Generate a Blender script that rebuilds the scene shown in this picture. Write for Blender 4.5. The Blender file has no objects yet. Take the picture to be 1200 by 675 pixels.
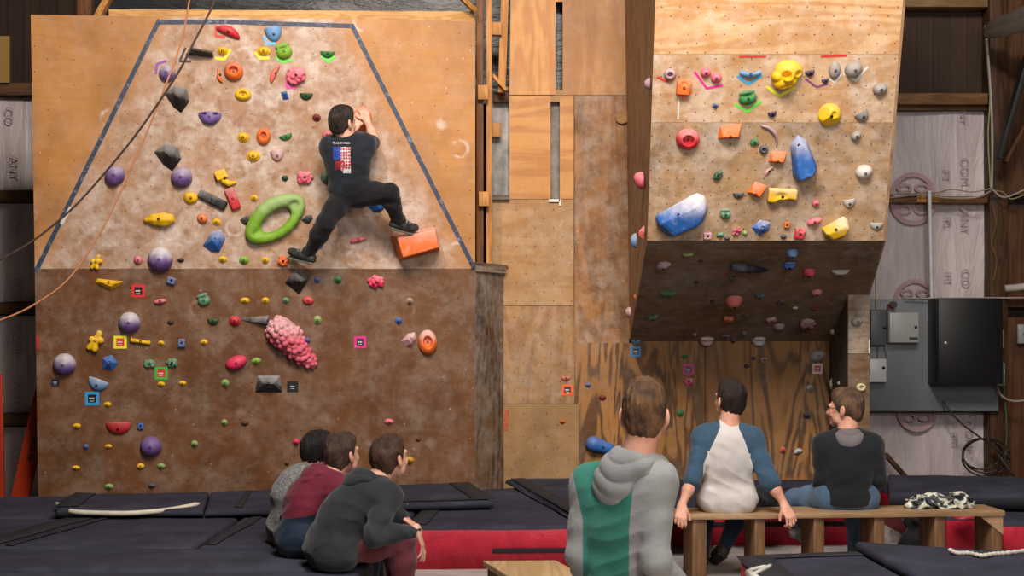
import bpy, math, random
import numpy as np
from mathutils import Vector, Matrix
from mathutils.noise import noise as pnoise
random.seed(7); rng = np.random.default_rng(11)
C = bpy.context.scene.collection
F = 1200*50.0/36.0; CX, CY, CH = 600.0, 384.0, 1.65      # lens, principal point and camera height

def D(x, y, Y):            # point at depth Y behind pixel
    return np.array([(x-CX)*Y/F, Y, CH-(y-CY)*Y/F])
def G(x, y, z):            # point at height z behind pixel
    Y = F*(CH-z)/(y-CY); return np.array([(x-CX)*Y/F, Y, z])
def proj(p):
    return np.array([CX+F*p[0]/p[1], CY-F*(p[2]-CH)/p[1]])
def nrm(v):
    v = np.asarray(v, float); return v/max(1e-12, np.linalg.norm(v))
class Plane:
    def __init__(s, a, b, c, up=(0, 0, 1)):
        s.a = np.array(a, float); n = nrm(np.cross(np.subtract(b, a), np.subtract(c, a)))
        if n @ (np.array([0, 0, CH])-s.a) < 0: n = -n
        s.n = n; up = np.array(up, float); s.v = nrm(up-n*(up@n)); s.u = np.cross(s.v, n)
    def hit(s, x, y):
        d = np.array([(x-CX)/F, 1, -(y-CY)/F]); o = np.array([0, 0, CH])
        return o+d*((s.a-o)@s.n)/(d@s.n)
    def uv(s, p): q = np.subtract(p, s.a); return (float(q@s.u), float(q@s.v))
# ---------------------------------------------------------------- object helpers
def tag(o, label=None, cat=None, group=None, kind=None):
    if label: o['label'] = label
    if cat: o['category'] = cat
    if group: o['group'] = group
    if kind: o['kind'] = kind
    return o
def empty(name, loc, label=None, cat=None, group=None, kind=None):
    o = bpy.data.objects.new(name, None); o.location = loc; o.empty_display_size = .1
    C.objects.link(o); return tag(o, label, cat, group, kind)
WL = {}
def wloc(o):
    p = Vector((0, 0, 0))
    while o is not None: p += Vector(o.location); o = o.parent
    return np.array(p)
def mk(name, V, Fc, mat, parent=None, origin=None, smooth=False, midx=None, uv=None):
    """link verts in world space as one mesh object"""
    V = np.asarray(V, float)
    if origin is None: origin = np.array([V[:, 0].mean(), V[:, 1].mean(), V[:, 2].min()])
    me = bpy.data.meshes.new(name)
    me.from_pydata((V-origin).tolist(), [], [list(map(int, f)) for f in Fc] if not isinstance(Fc, np.ndarray) else Fc.tolist())
    mats = mat if isinstance(mat, (list, tuple)) else [mat]
    for m in mats: me.materials.append(m)
    if midx is not None: me.polygons.foreach_set('material_index', np.asarray(midx, np.int32))
    if smooth: me.polygons.foreach_set('use_smooth', [True]*len(me.polygons))
    if uv is not None:
        l = me.uv_layers.new(name='UVMap'); vi = np.empty(len(me.loops), np.int32); me.loops.foreach_get('vertex_index', vi)
        l.data.foreach_set('uv', np.asarray(uv, float)[vi].ravel())
    me.update()
    o = bpy.data.objects.new(name, me); C.objects.link(o)
    if parent is not None: o.parent = parent; o.location = origin-wloc(parent)
    else: o.location = origin
    return o
class MB:
    def __init__(s): s.V = []; s.F = []; s.M = []
    def add(s, V, Fc, m=0):
        b = len(s.V); s.V += [tuple(map(float, v)) for v in V]
        for f in Fc: s.F.append([b+int(i) for i in f]); s.M.append(m)
        return s
    def box8(s, P, m=0):       # P: 8 points, bottom ring 0-3, top ring 4-7
        return s.add(P, [(3, 2, 1, 0), (4, 5, 6, 7), (0, 1, 5, 4), (1, 2, 6, 5), (2, 3, 7, 6), (3, 0, 4, 7)], m)
    def box(s, lo, hi, m=0):
        x0, y0, z0 = lo; x1, y1, z1 = hi
        return s.box8([(x0, y0, z0), (x1, y0, z0), (x1, y1, z0), (x0, y1, z0), (x0, y0, z1), (x1, y0, z1), (x1, y1, z1), (x0, y1, z1)], m)
    def bar(s, a, b, w, h, up=(0, 0, 1), m=0):   # rectangular bar from a to b
        a = np.array(a, float); b = np.array(b, float); d = nrm(b-a); up = np.array(up, float)
        if abs(d@nrm(up)) > .98: up = np.array([0, 1., 0])
        sx = nrm(np.cross(d, up)); sy = np.cross(sx, d); r = []
        for p in (a, b):
            for (i, j) in ((-1, -1), (1, -1), (1, 1), (-1, 1)): r.append(p+sx*i*w/2+sy*j*h/2)
        return s.box8(r, m)
    def tube(s, pts, r, n=8, m=0, closed=False, caps=True):
        pts = [np.array(p, float) for p in pts]; N = len(pts); rs = r if hasattr(r, '__len__') else [r]*N
        ref = np.array([0, 0, 1.]); V = []
        for i, p in enumerate(pts):
            t = nrm((pts[(i+1) % N] if (closed or i < N-1) else p)-(pts[i-1] if (closed or i > 0) else p))
            if abs(t@ref) > .95: ref = np.array([1., 0, 0]) if abs(t[0]) < .9 else np.array([0, 1., 0])
            a = nrm(np.cross(t, ref)); b = np.cross(t, a); ref = nrm(ref-t*(ref@t))
            a = nrm(np.cross(t, ref)); b = np.cross(t, a)
            for k in range(n):
                an = 2*math.pi*k/n; V.append(p+(a*math.cos(an)+b*math.sin(an))*rs[i])
        Fc = []
        for i in range(N if closed else N-1):
            j = (i+1) % N
            for k in range(n):
                l = (k+1) % n; Fc.append((i*n+k, i*n+l, j*n+l, j*n+k))
        if not closed and caps: Fc.append(tuple(range(n-1, -1, -1))); Fc.append(tuple(range((N-1)*n, N*n)))
        return s.add(V, Fc, m)
    def lathe(s, c, ax, prof, n=20, m=0):        # prof: (distance along axis, radius)
        ax = nrm(ax); a = nrm(np.cross(ax, (0, 0, 1) if abs(ax[2]) < .9 else (1, 0, 0))); b = np.cross(ax, a); V = []
        for h, r in prof:
            for k in range(n):
                an = 2*math.pi*k/n; V.append(np.array(c)+ax*h+(a*math.cos(an)+b*math.sin(an))*r)
        Fc = []
        for i in range(len(prof)-1):
            for k in range(n):
                l = (k+1) % n; Fc.append((i*n+k, i*n+l, (i+1)*n+l, (i+1)*n+k))
        Fc.append(tuple(range(n-1, -1, -1))); Fc.append(tuple(range((len(prof)-1)*n, len(prof)*n)))
        return s.add(V, Fc, m)
    def build(s, name, mat, parent=None, origin=None, smooth=False, bevel=0, seg=2, flip=True):
        o = mk(name, s.V, s.F, mat, parent, origin, smooth, s.M if isinstance(mat, (list, tuple)) else None)
        if flip:
            import bmesh
            bm = bmesh.new(); bm.from_mesh(o.data); bmesh.ops.recalc_face_normals(bm, faces=bm.faces[:]); bm.to_mesh(o.data); bm.free()
        if bevel:
            md = o.modifiers.new('bevel', 'BEVEL'); md.width = bevel; md.segments = seg; md.limit_method = 'ANGLE'; md.angle_limit = math.radians(40)
            if seg > 1: o.data.polygons.foreach_set('use_smooth', [True]*len(o.data.polygons)); md.harden_normals = False
        return o
def resample(pts, n):
    """smooth Catmull-Rom through pts, n points"""
    P = [np.array(p, float) for p in pts]; P = [2*P[0]-P[1]]+P+[2*P[-1]-P[-2]]; out = []; S = len(P)-3
    for k in range(n):
        t = k/(n-1)*S; i = min(int(t), S-1); t -= i; a, b, c, d = P[i:i+4]
        out.append(.5*((2*b)+(-a+c)*t+(2*a-5*b+4*c-d)*t*t+(-a+3*b-3*c+d)*t**3))
    return out
# ---------------------------------------------------------------- implicit surfaces
class Field:
    def __init__(s, lo, hi, h):
        s.lo = np.array(lo, float); s.h = h; s.n = np.maximum(4, np.ceil((np.array(hi)-s.lo)/h).astype(int)+1)
        s.d = np.full(tuple(s.n), 1.0, np.float32)
    def _box(s, lo, hi):
        i0 = np.clip(np.floor((np.array(lo)-s.lo)/s.h).astype(int), 0, s.n); i1 = np.clip(np.ceil((np.array(hi)-s.lo)/s.h).astype(int)+1, 0, s.n)
        if np.any(i1 <= i0): return None
        sl = tuple(slice(a, b) for a, b in zip(i0, i1))
        g = [(s.lo[k]+s.h*np.arange(i0[k], i1[k])).astype(np.float32) for k in range(3)]
        return sl, g[0][:, None, None], g[1][None, :, None], g[2][None, None, :]
    def _comb(s, sl, d, k, op):
        o = s.d[sl]
        if op == 'sub':
            d = -d
            if k <= 0: s.d[sl] = np.maximum(o, d); return
            h = np.maximum(k-np.abs(o-d), 0)/k; s.d[sl] = np.maximum(o, d)+h*h*k*.25; return
        if k <= 0: s.d[sl] = np.minimum(o, d); return
        h = np.maximum(k-np.abs(o-d), 0)/k; s.d[sl] = np.minimum(o, d)-h*h*k*.25
    def cap(s, a, b, ra, rb=None, k=.02, op='add'):
        rb = ra if rb is None else rb; a = np.array(a, float); b = np.array(b, float); m = max(ra, rb)+k+3*s.h
        q = s._box(np.minimum(a, b)-m, np.maximum(a, b)+m)
        if q is None: return s
        sl, x, y, z = q; ba = b-a; L = max(1e-9, float(ba@ba))
        t = np.clip(((x-a[0])*ba[0]+(y-a[1])*ba[1]+(z-a[2])*ba[2])/L, 0, 1).astype(np.float32)
        d = np.sqrt((x-a[0]-t*ba[0])**2+(y-a[1]-t*ba[1])**2+(z-a[2]-t*ba[2])**2)-(ra+(rb-ra)*t)
        s._comb(sl, d.astype(np.float32), k, op); return s
    def chain(s, pts, rs, k=.015, op='add'):
        for i in range(len(pts)-1): s.cap(pts[i], pts[i+1], rs[i], rs[i+1], k, op)
        return s
    def ell(s, c, r, ax=None, k=.02, op='add'):
        c = np.array(c, float); r = np.array(r, float); A = np.eye(3) if ax is None else np.array(ax, float)   # rows: local axes
        m = np.abs(A.T)@r+k+3*s.h; q = s._box(c-m, c+m)
        if q is None: return s
        sl, x, y, z = q; X = x-c[0]; Y = y-c[1]; Z = z-c[2]; k0 = 0; k1 = 0
        for i in range(3):
            l = X*A[i, 0]+Y*A[i, 1]+Z*A[i, 2]; k0 = k0+(l/r[i])**2; k1 = k1+(l/r[i]**2)**2
        k0 = np.sqrt(k0); k1 = np.sqrt(k1)+1e-9
        s._comb(sl, (k0*(k0-1)/k1).astype(np.float32), k, op); return s
    def box(s, c, r, ax=None, rd=.01, k=.01, op='add'):
        c = np.array(c, float); r = np.array(r, float); A = np.eye(3) if ax is None else np.array(ax, float)
        m = np.abs(A.T)@r+k+rd+3*s.h; q = s._box(c-m, c+m)
        if q is None: return s
        sl, x, y, z = q; X = x-c[0]; Y = y-c[1]; Z = z-c[2]; o = 0; mx = None
        for i in range(3):
            l = np.abs(X*A[i, 0]+Y*A[i, 1]+Z*A[i, 2])-(r[i]-rd); o = o+np.maximum(l, 0)**2; mx = l if mx is None else np.maximum(mx, l)
        s._comb(sl, (np.sqrt(o)+np.minimum(mx, 0)-rd).astype(np.float32), k, op); return s
    def cut(s, p, n, k=0.0):      # remove the side n points to
        n = nrm(n); g = [(s.lo[i]+s.h*np.arange(s.n[i])).astype(np.float32) for i in range(3)]
        d = -((g[0][:, None, None]-p[0])*n[0]+(g[1][None, :, None]-p[1])*n[1]+(g[2][None, None, :]-p[2])*n[2])
        s._comb((slice(None),)*3, d.astype(np.float32), k, 'sub'); return s
    def warp(s, fn):              # add fn(x, y, z) close to the surface
        m = np.abs(s.d) < .06; i = np.nonzero(m)
        P = [s.lo[k]+s.h*i[k] for k in range(3)]; s.d[m] += fn(*P).astype(np.float32); return s
    def mesh(s, keep_largest=False):
        d = s.d; I = d < 0; I[0] = I[-1] = False; I[:, 0] = I[:, -1] = False; I[:, :, 0] = I[:, :, -1] = False
        d = np.where(I, d, np.maximum(d, 1e-6)); c = I[:-1, :-1, :-1].astype(np.int8)*0
        offs = [(a, b, e) for a in (0, 1) for b in (0, 1) for e in (0, 1)]
        n = np.array(I.shape)
        for a, b, e in offs: c = c+I[a:n[0]-1+a, b:n[1]-1+b, e:n[2]-1+e]
        act = (c > 0) & (c < 8); idx = np.full(act.shape, -1, np.int64); ii = np.nonzero(act); idx[ii] = np.arange(len(ii[0]))
        base = np.stack(ii, 1); cv = {o: d[base[:, 0]+o[0], base[:, 1]+o[1], base[:, 2]+o[2]] for o in offs}
        acc = np.zeros((len(base), 3)); cnt = np.zeros(len(base))
        for o in offs:
            for ax in range(3):
                if o[ax]: continue
                o2 = list(o); o2[ax] = 1; o2 = tuple(o2); a, b = cv[o], cv[o2]; m = (a < 0) != (b < 0)
                t = np.where(m, a/np.where(m, a-b, 1), 0)
                p = np.array(o, float)[None, :].repeat(len(base), 0); p[:, ax] += t
                acc[m] += p[m]; cnt[m] += 1
        V = (base+acc/cnt[:, None])*s.h+s.lo; Q = []
        for ax in range(3):
            sa = [slice(None)]*3; sb = [slice(None)]*3; sa[ax] = slice(0, -1); sb[ax] = slice(1, None)
            A_, B_ = I[tuple(sa)], I[tuple(sb)]; e = np.stack(np.nonzero(A_ != B_), 1)
            if not len(e): continue
            u, v = (ax+1) % 3, (ax+2) % 3; q = []
            for du, dv in ((0, 0), (-1, 0), (-1, -1), (0, -1)):
                f = e.copy(); f[:, u] += du; f[:, v] += dv; q.append(idx[f[:, 0], f[:, 1], f[:, 2]])
            q = np.stack(q, 1); fl = ~A_[e[:, 0], e[:, 1], e[:, 2]]; q[fl] = q[fl][:, ::-1]; Q.append(q)
        return V, np.concatenate(Q)
    def build(s, name, mat, parent=None, origin=None, mfn=None, smooth=True, relax=0):
        V, Q = s.mesh()
        for _ in range(relax):
            a = np.zeros_like(V); n = np.zeros(len(V))
            for i in range(4):
                j = (i+1) % 4
                np.add.at(a, Q[:, i], V[Q[:, j]]); np.add.at(n, Q[:, i], 1); np.add.at(a, Q[:, j], V[Q[:, i]]); np.add.at(n, Q[:, j], 1)
            V = V*.5+.5*a/n[:, None]
        mi = None
        if mfn is not None: c = V[Q].mean(1); mi = mfn(c[:, 0], c[:, 1], c[:, 2]).astype(np.int32)
        return mk(name, V, Q, mat, parent, origin, smooth, mi)
def sines(seed, freq, n=6, stretch=(1, 1, 1)):
    r = np.random.default_rng(seed); K = r.normal(size=(n, 3)); K = K/np.linalg.norm(K, axis=1)[:, None]*freq*r.uniform(.6, 1.5, (n, 1))*np.array(stretch); ph = r.uniform(0, 6.28, n)
    return lambda x, y, z: sum(np.sin(K[i, 0]*x+K[i, 1]*y+K[i, 2]*z+ph[i]) for i in range(n))/math.sqrt(n)
# ---------------------------------------------------------------- materials
def s2l(c):
    if isinstance(c, str): c = tuple(int(c[i:i+2], 16) for i in (0, 2, 4))
    return tuple(((v/255)/12.92 if v/255 <= .04045 else (((v/255)+.055)/1.055)**2.4) for v in c)+(1,)
class NT:
    def __init__(s, name):
        s.m = bpy.data.materials.new(name); s.m.use_nodes = True; s.t = s.m.node_tree; s.b = s.t.nodes['Principled BSDF']
    def n(s, typ, **kw):
        o = s.t.nodes.new('ShaderNode'+typ)
        for k, v in sorted(kw.items(), key=lambda q: not q[0].startswith('_')):
            if k.startswith('_'): setattr(o, k[1:], v)
            else:
                key = int(k[1:]) if k[0] == 'i' and k[1:].isdigit() else k.replace('__', ' ')
                s.set(o.inputs[key], v)
        return o
    def set(s, inp, v):
        if isinstance(v, bpy.types.NodeSocket): s.t.links.new(v, inp)
        else: inp.default_value = v
    def math(s, op, a, b=0.0, c=None, clamp=False):
        o = s.t.nodes.new('ShaderNodeMath'); o.operation = op; o.use_clamp = clamp; s.set(o.inputs[0], a); s.set(o.inputs[1], b)
        if c is not None: s.set(o.inputs[2], c)
        return o.outputs[0]
    def mix(s, f, a, b, mode='MIX'):
        o = s.t.nodes.new('ShaderNodeMix'); o.data_type = 'RGBA'; o.blend_type = mode
        s.set(o.inputs[0], f); s.set(o.inputs[6], a); s.set(o.inputs[7], b); return o.outputs[2]
    def ramp(s, f, stops, interp='LINEAR'):
        o = s.t.nodes.new('ShaderNodeValToRGB'); s.set(o.inputs[0], f); e = o.color_ramp.elements; o.color_ramp.interpolation = interp
        while len(e) < len(stops): e.new(.5)
        for i, (p, c) in enumerate(stops): e[i].position = p; e[i].color = c if len(c) == 4 else (*c, 1)
        return o.outputs[0]
    def sm(s, v, a, b):        # smoothstep a..b
        o = s.t.nodes.new('ShaderNodeMapRange'); o.interpolation_type = 'SMOOTHSTEP'; s.set(o.inputs[0], v); o.inputs[1].default_value = a; o.inputs[2].default_value = b; return o.outputs[0]
    def coord(s, uv=False, scale=(1, 1, 1), loc=(0, 0, 0), rot=(0, 0, 0)):
        t = s.t.nodes.new('ShaderNodeTexCoord'); m = s.t.nodes.new('ShaderNodeMapping'); s.t.links.new(t.outputs['UV' if uv else 'Object'], m.inputs[0])
        m.inputs['Scale'].default_value = scale; m.inputs['Location'].default_value = loc; m.inputs['Rotation'].default_value = rot; return m.outputs[0]
    def noise(s, vec, scale, detail=3, rough=.55, dist=0):
        return s.n('TexNoise', Vector=vec, Scale=scale, Detail=detail, Roughness=rough, Distortion=dist).outputs[0]
    def bump(s, h, strength=.3, dist=.01):
        s.t.links.new(s.n('Bump', Height=h, Strength=strength, Distance=dist).outputs[0], s.b.inputs['Normal'])
    def out(s, col=None, rough=None, metal=None, spec=None):
        if col is not None: s.set(s.b.inputs['Base Color'], col)
        if rough is not None: s.set(s.b.inputs['Roughness'], rough)
        if metal is not None: s.set(s.b.inputs['Metallic'], metal)
        if spec is not None: s.set(s.b.inputs['Specular IOR Level'], spec)
        return s.m
_mc = {}
def cached(fn):
    def w(*a, **k):
        key = (fn.__name__, repr(a), repr(sorted(k.items())))
        if key not in _mc: _mc[key] = fn(*a, **k)
        return _mc[key]
    return w
@cached
def flat(col, rough=.6, var=.12, scale=6, metal=0, bump=0.0, spec=.5, name='paint'):
    t = NT(name); c = s2l(col); v = t.coord(); n = t.noise(v, scale, 4)
    d = tuple(x*(1-var*1.6) for x in c[:3])+(1,); l = tuple(min(1, x*(1+var)) for x in c[:3])+(1,)
    if bump: t.bump(t.noise(v, scale*12, 3), bump, .004)
    return t.out(t.ramp(n, [(.3, d), (.7, l)]), rough, metal, spec)
@cached
def fabric(col, scale=160, rough=.9, var=.15, heather=0.0, bump=.35, name='fabric'):
    t = NT(name); c = s2l(col); v = t.coord(); n = t.noise(v, 3, 3); f = t.noise(v, scale, 2)
    d = tuple(x*(1-var*1.5) for x in c[:3])+(1,); l = tuple(min(1, x*(1+var)) for x in c[:3])+(1,)
    b = t.ramp(n, [(.3, d), (.7, l)])
    if heather: b = t.mix(t.math('MULTIPLY', t.sm(t.noise(v, 90, 3), .45, .65), heather), b, (.6, .6, .6, 1))
    t.bump(t.math('ADD', t.math('MULTIPLY', f, .25), t.noise(v, 14, 4)), bump, .012)
    t.b.inputs['Sheen Weight'].default_value = .15
    return t.out(b, rough, 0, .25)
@cached
def ply(c0, c1, grain='h', ring=.5, chalk=.2, dirt=.4, holes=.2, chalk_col='d8cfc8', seed=0, rough=.62, dirtcol='3a2a1c', chalk_scale=1.6, ring_f=26, hole_jit=.0, mask=None, mottle=0, mottle_col='7a4e2c', name='plywood'):
    t = NT(name); uv = t.coord(True, loc=(seed*3.7, seed*1.9, 0))
    st = (.22, 1.5, 1) if grain == 'h' else (1.5, .22, 1); fine = (6, 150, 1) if grain == 'h' else (150, 6, 1)
    mp = lambda sc: t.n('Mapping', Vector=uv, Scale=sc).outputs[0]
    a, b = s2l(c0), s2l(c1)
    n1 = t.noise(mp(st), 2.2, 3, .5, .6); rg = t.math('SINE', t.math('MULTIPLY', n1, ring_f*2.2)); rg = t.sm(rg, -.6, 1.0)
    fb = t.noise(mp(fine), 1, 3, .6)
    col = t.mix(t.math('MULTIPLY', rg, ring), a, b)
    col = t.mix(t.math('MULTIPLY', t.sm(fb, .4, .75), .35), col, b)
    bl = t.noise(uv, 1.3, 5, .6); col = t.mix(t.math('MULTIPLY', t.sm(bl, .42, .7), .5), col, tuple(x*.62 for x in a[:3])+(1,))
    # grime
    if dirt:
        g = t.noise(t.n('Mapping', Vector=uv, Scale=(1, .7, 1), Location=(5, 5, 0)).outputs[0], 2.6, 6, .68)
        col = t.mix(t.math('MULTIPLY', t.sm(g, .42, .72), dirt), col, s2l(dirtcol))
    if chalk:
        g1 = t.noise(t.n('Mapping', Vector=uv, Location=(9, 2, 0)).outputs[0], chalk_scale, 4, .62); g2 = t.noise(uv, 9, 5, .7)
        m = t.sm(t.math('ADD', t.math('MULTIPLY', g1, .55), t.math('MULTIPLY', g2, .55)), .42, .80)
        m = t.math('MULTIPLY', m, chalk)
        if mask:                       # chalk kept inside the climbed area: u/v limits that narrow upwards
            s_ = t.n('SeparateXYZ', Vector=t.coord(True)).outputs; uc, hw, sl_, v0 = mask
            w = t.math('ADD', t.math('MULTIPLY', t.math('SUBTRACT', s_[1], v0), -sl_), hw)
            e = t.math('SUBTRACT', w, t.math('ABSOLUTE', t.math('SUBTRACT', s_[0], uc)))
            k = t.sm(e, -.12, .2)
            col = t.mix(t.math('MULTIPLY', k, .55), col, s2l('9c8270'))
            m = t.math('MULTIPLY', m, t.math('ADD', t.math('MULTIPLY', k, .85), .15))
        col = t.mix(m, col, s2l(chalk_col))
        if mottle:
            q1 = t.noise(t.n('Mapping', Vector=uv, Location=(1, 7, 0)).outputs[0], 7.5, 4, .6, .3); mm = t.math('MULTIPLY', t.sm(q1, .52, .68), mottle)
            if mask: mm = t.math('MULTIPLY', mm, k)
            col = t.mix(mm, col, s2l(mottle_col))
        # rings of chalk where holds used to be
        vr = t.n('TexVoronoi', Vector=uv, Scale=2.6); dd_ = vr.outputs['Distance']; rg_ = t.math('MULTIPLY', t.sm(dd_, .13, .17), t.math('SUBTRACT', 1.0, t.sm(dd_, .18, .24)))
        rg_ = t.math('MULTIPLY', rg_, t.sm(t.noise(uv, 6, 3), .48, .62)); col = t.mix(t.math('MULTIPLY', rg_, .5*min(1, chalk*1.3)), col, s2l(chalk_col))
    # scuffs: short pale marks
    vo = t.n('TexVoronoi', Vector=mp((1, .7, 1)), Scale=9.0); sp = t.math('LESS_THAN', vo.outputs['Distance'], .05)
    col = t.mix(t.math('MULTIPLY', sp, .35*min(1, chalk*2)), col, s2l('e8e0d8'))
    if holes:
        s_ = t.n('SeparateXYZ', Vector=uv).outputs
        def dots(ou, ov, sp_):
            fu = t.math('SUBTRACT', t.math('FRACT', t.math('DIVIDE', t.math('ADD', s_[0], ou), sp_)), .5)
            fv = t.math('SUBTRACT', t.math('FRACT', t.math('DIVIDE', t.math('ADD', s_[1], ov), sp_)), .5)
            r = t.math('SQRT', t.math('ADD', t.math('MULTIPLY', fu, fu), t.math('MULTIPLY', fv, fv)))
            return t.math('LESS_THAN', r, .0048/sp_)
        dd = t.math('MAXIMUM', dots(0, 0, holes), dots(holes*.5, holes*.5, holes))
        if hole_jit:
            dd = t.math('MULTIPLY', dd, t.math('GREATER_THAN', t.noise(uv, 7, 1), hole_jit))
        col = t.mix(dd, col, (.02, .012, .008, 1))
    t.bump(t.math('ADD', fb, t.math('MULTIPLY', rg, .3)), .12, .004)
    return t.out(col, rough, 0, .3)
@cached
def wood(c0, c1, axis=0, rough=.6, scale=1.0, name='wood'):
    t = NT(name); sc = [9*scale]*3; sc[axis] = .7*scale; v = t.coord(scale=tuple(sc)); a, b = s2l(c0), s2l(c1)
    n = t.noise(v, 1.3, 3, .5, .5); r = t.sm(t.math('SINE', t.math('MULTIPLY', n, 34)), -.5, 1)
    col = t.mix(t.math('MULTIPLY', r, .65), a, b); sc2 = [60*scale]*3; sc2[axis] = 3
    f = t.noise(t.coord(scale=tuple(sc2)), 1, 3); col = t.mix(t.math('MULTIPLY', t.sm(f, .4, .7), .4), col, b)
    g = t.noise(t.coord(), 2.1, 4); col = t.mix(t.math('MULTIPLY', t.sm(g, .4, .75), .35), col, tuple(x*.5 for x in b[:3])+(1,))
    t.bump(f, .2, .004); return t.out(col, rough, 0, .3)
@cached
def holdmat(col, chalk=0.0, top=.5, rough=.55, name='hold_resin'):
    """cast resin; chalk dust gathers in blotches, mostly over the part hands use (object z above 'top')"""
    t = NT(name); c = s2l(col); v = t.coord(); n = t.noise(v, 9, 3)
    d = tuple(x*.78 for x in c[:3])+(1,); base = t.ramp(n, [(.3, d), (.7, c)])
    fine = t.noise(v, 260, 2)
    if chalk:
        z = t.n('SeparateXYZ', Vector=v).outputs[2]; blot = t.noise(v, 16, 4, .65)
        e = t.math('ADD', t.math('MULTIPLY', z, 9.0), t.math('MULTIPLY', t.math('SUBTRACT', blot, .5), 1.3))
        m = t.math('MULTIPLY', t.sm(e, top-.75, top+.85), chalk); m2 = t.math('MULTIPLY', t.sm(blot, .5, .75), chalk*.45)
        base = t.mix(t.math('MAXIMUM', m, m2), base, s2l('dcd6d4'))
    t.bump(fine, .25, .002); return t.out(base, rough, 0, .35)
# ================================================================ the place
Lbl = D(45, 580, 11.5); Lbr = D(557, 571, 12.0); Ltl = D(36, 17, 11.32)
PL = Plane(Lbl, Lbr, Ltl)
YB = 12.4
PB = Plane((0, YB, 0), (1, YB, 0), (0, YB, 1))
Ta = D(768, 0, 10.0); Tb = D(758.5, 282, 10.6); Tc = D(1035, 282, 10.6); Td = D(1058, 0, 10.0)
PT = Plane(Ta, Tb, Tc)
Uc = D(738, 400, YB); PU = Plane(Tb, Tc, Uc, up=(0, -1, 1))
Sback = D(730, 100, YB); PS = Plane(Ta, Tb, Sback)
YP = 11.5; PP = Plane((0, YP, 0), (1, YP, 0), (0, YP, 1))       # front of the small pillar
def slab(name, pts, n, th, mat, parent=None, plane=None, kind=None):
    """a board: outline pts (world, on its face), thickness th away from the face"""
    pts = [np.array(p, float) for p in pts]; n = nrm(n); k = len(pts)
    V = pts+[p-n*th for p in pts]
    Fc = [tuple(range(k)), tuple(range(2*k-1, k-1, -1))]+[(i, k+i, k+(i+1) % k, (i+1) % k) for i in range(k)]
    pl = plane; uv = [pl.uv(p) for p in V] if pl else [(p[0], p[2]) for p in V]
    o = mk(name, V, Fc, mat, parent, pts[0], uv=uv)
    import bmesh
    bm = bmesh.new(); bm.from_mesh(o.data); bmesh.ops.recalc_face_normals(bm, faces=bm.faces[:]); bm.to_mesh(o.data); bm.free()
    if kind: o['kind'] = kind
    return o
def pq(pl, *xy): return [pl.hit(x, y) for x, y in xy]
# --- left climbing wall
wl = empty('wall_left', (Lbl[0], Lbl[1], 0), kind='structure')
uL0, vL0 = PL.uv(PL.hit(299, 315))
mU = ply('b0783e', 'be8848', 'h', .25, .85, .4, .2, 'd6cac2', 1, .5, '6b4322', 3.4, mask=(uL0, 1.72, .5, vL0), hole_jit=.52, mottle=.6, mottle_col='8a5e3a')
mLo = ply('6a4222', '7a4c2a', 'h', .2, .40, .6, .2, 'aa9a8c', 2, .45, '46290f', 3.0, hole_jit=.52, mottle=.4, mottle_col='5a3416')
def lrow(y0, y1, xs, mat):
    for a, b in zip(xs[:-1], xs[1:]): slab('plywood_panel', pq(PL, (a, y0), (b, y0), (b, y1), (a, y1)), PL.n, .02, mat, wl, PL)
def Lx(t, y):   # x of the panel seams: t 0..1 from the left to the right edge
    l = 36+9*(y-17)/563; return l+(557-l)*t
for t0, t1 in ((0, .2), (.2, .73), (.73, 1)):
    slab('plywood_panel', pq(PL, (Lx(t0, 20), 17+8*t0), (Lx(t1, 20)-.06, 17+8*t1), (Lx(t1, 315)-.06, 315), (Lx(t0, 315), 315)), PL.n, .02, mU, wl, PL)
zb = [PL.a-PL.v*.3]
def pld(x, z):   # point on PL at pixel column x (at floor level) and height z
    p = PL.hit(x, 575); return p+PL.v*(z-p[2])/PL.v[2]
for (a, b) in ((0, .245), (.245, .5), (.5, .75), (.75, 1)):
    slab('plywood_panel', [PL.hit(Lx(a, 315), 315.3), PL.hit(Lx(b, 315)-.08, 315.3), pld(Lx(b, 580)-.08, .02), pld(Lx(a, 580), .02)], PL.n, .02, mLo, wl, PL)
# side return of the lower wall, weathered ply
r0 = PL.hit(557.5, 315); r1 = D(590, 318, YB-.01); r0b = pld(557.5, .02)
PR_ = Plane(r0, r1, (r1[0], r1[1], 0)); mW = ply('7a5c40', '3f2c1e', 'v', .85, .6, .5, 0, 'b9b4ae', 3, .7, '2c2018', 1.1, 20)
slab('plywood_panel', [r0+[0, 0, 0], r1, (r1[0]+.0, r1[1], .02), r0b], PR_.n, .02, mW, wl, PR_)
b = MB(); b.box8([r0+[0, -.03, -.02], r1+[.02, -.03, -.02], r1+[.02, .2, -.02], r0+[0, .25, -.02], r0+[0, -.03, .025], r1+[.02, -.03, .025], r1+[.02, .2, .025], r0+[0, .25, .025]])
b.build('ledge_board', wood('8c7a66', 'a89a88', 0, name='grey_wood'), wl)
b = MB(); b.bar(r0+[-.03, -.04, .03], r1+[.02, -.04, .03], .01, .045); b.bar(r0+[-.03, -.03, .052], r1+[.02, .0, .052], .06, .006)
b.build('edge_strip', flat('9aa2ac', .3, .15, 20, .8, name='metal_strip'), wl)
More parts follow.
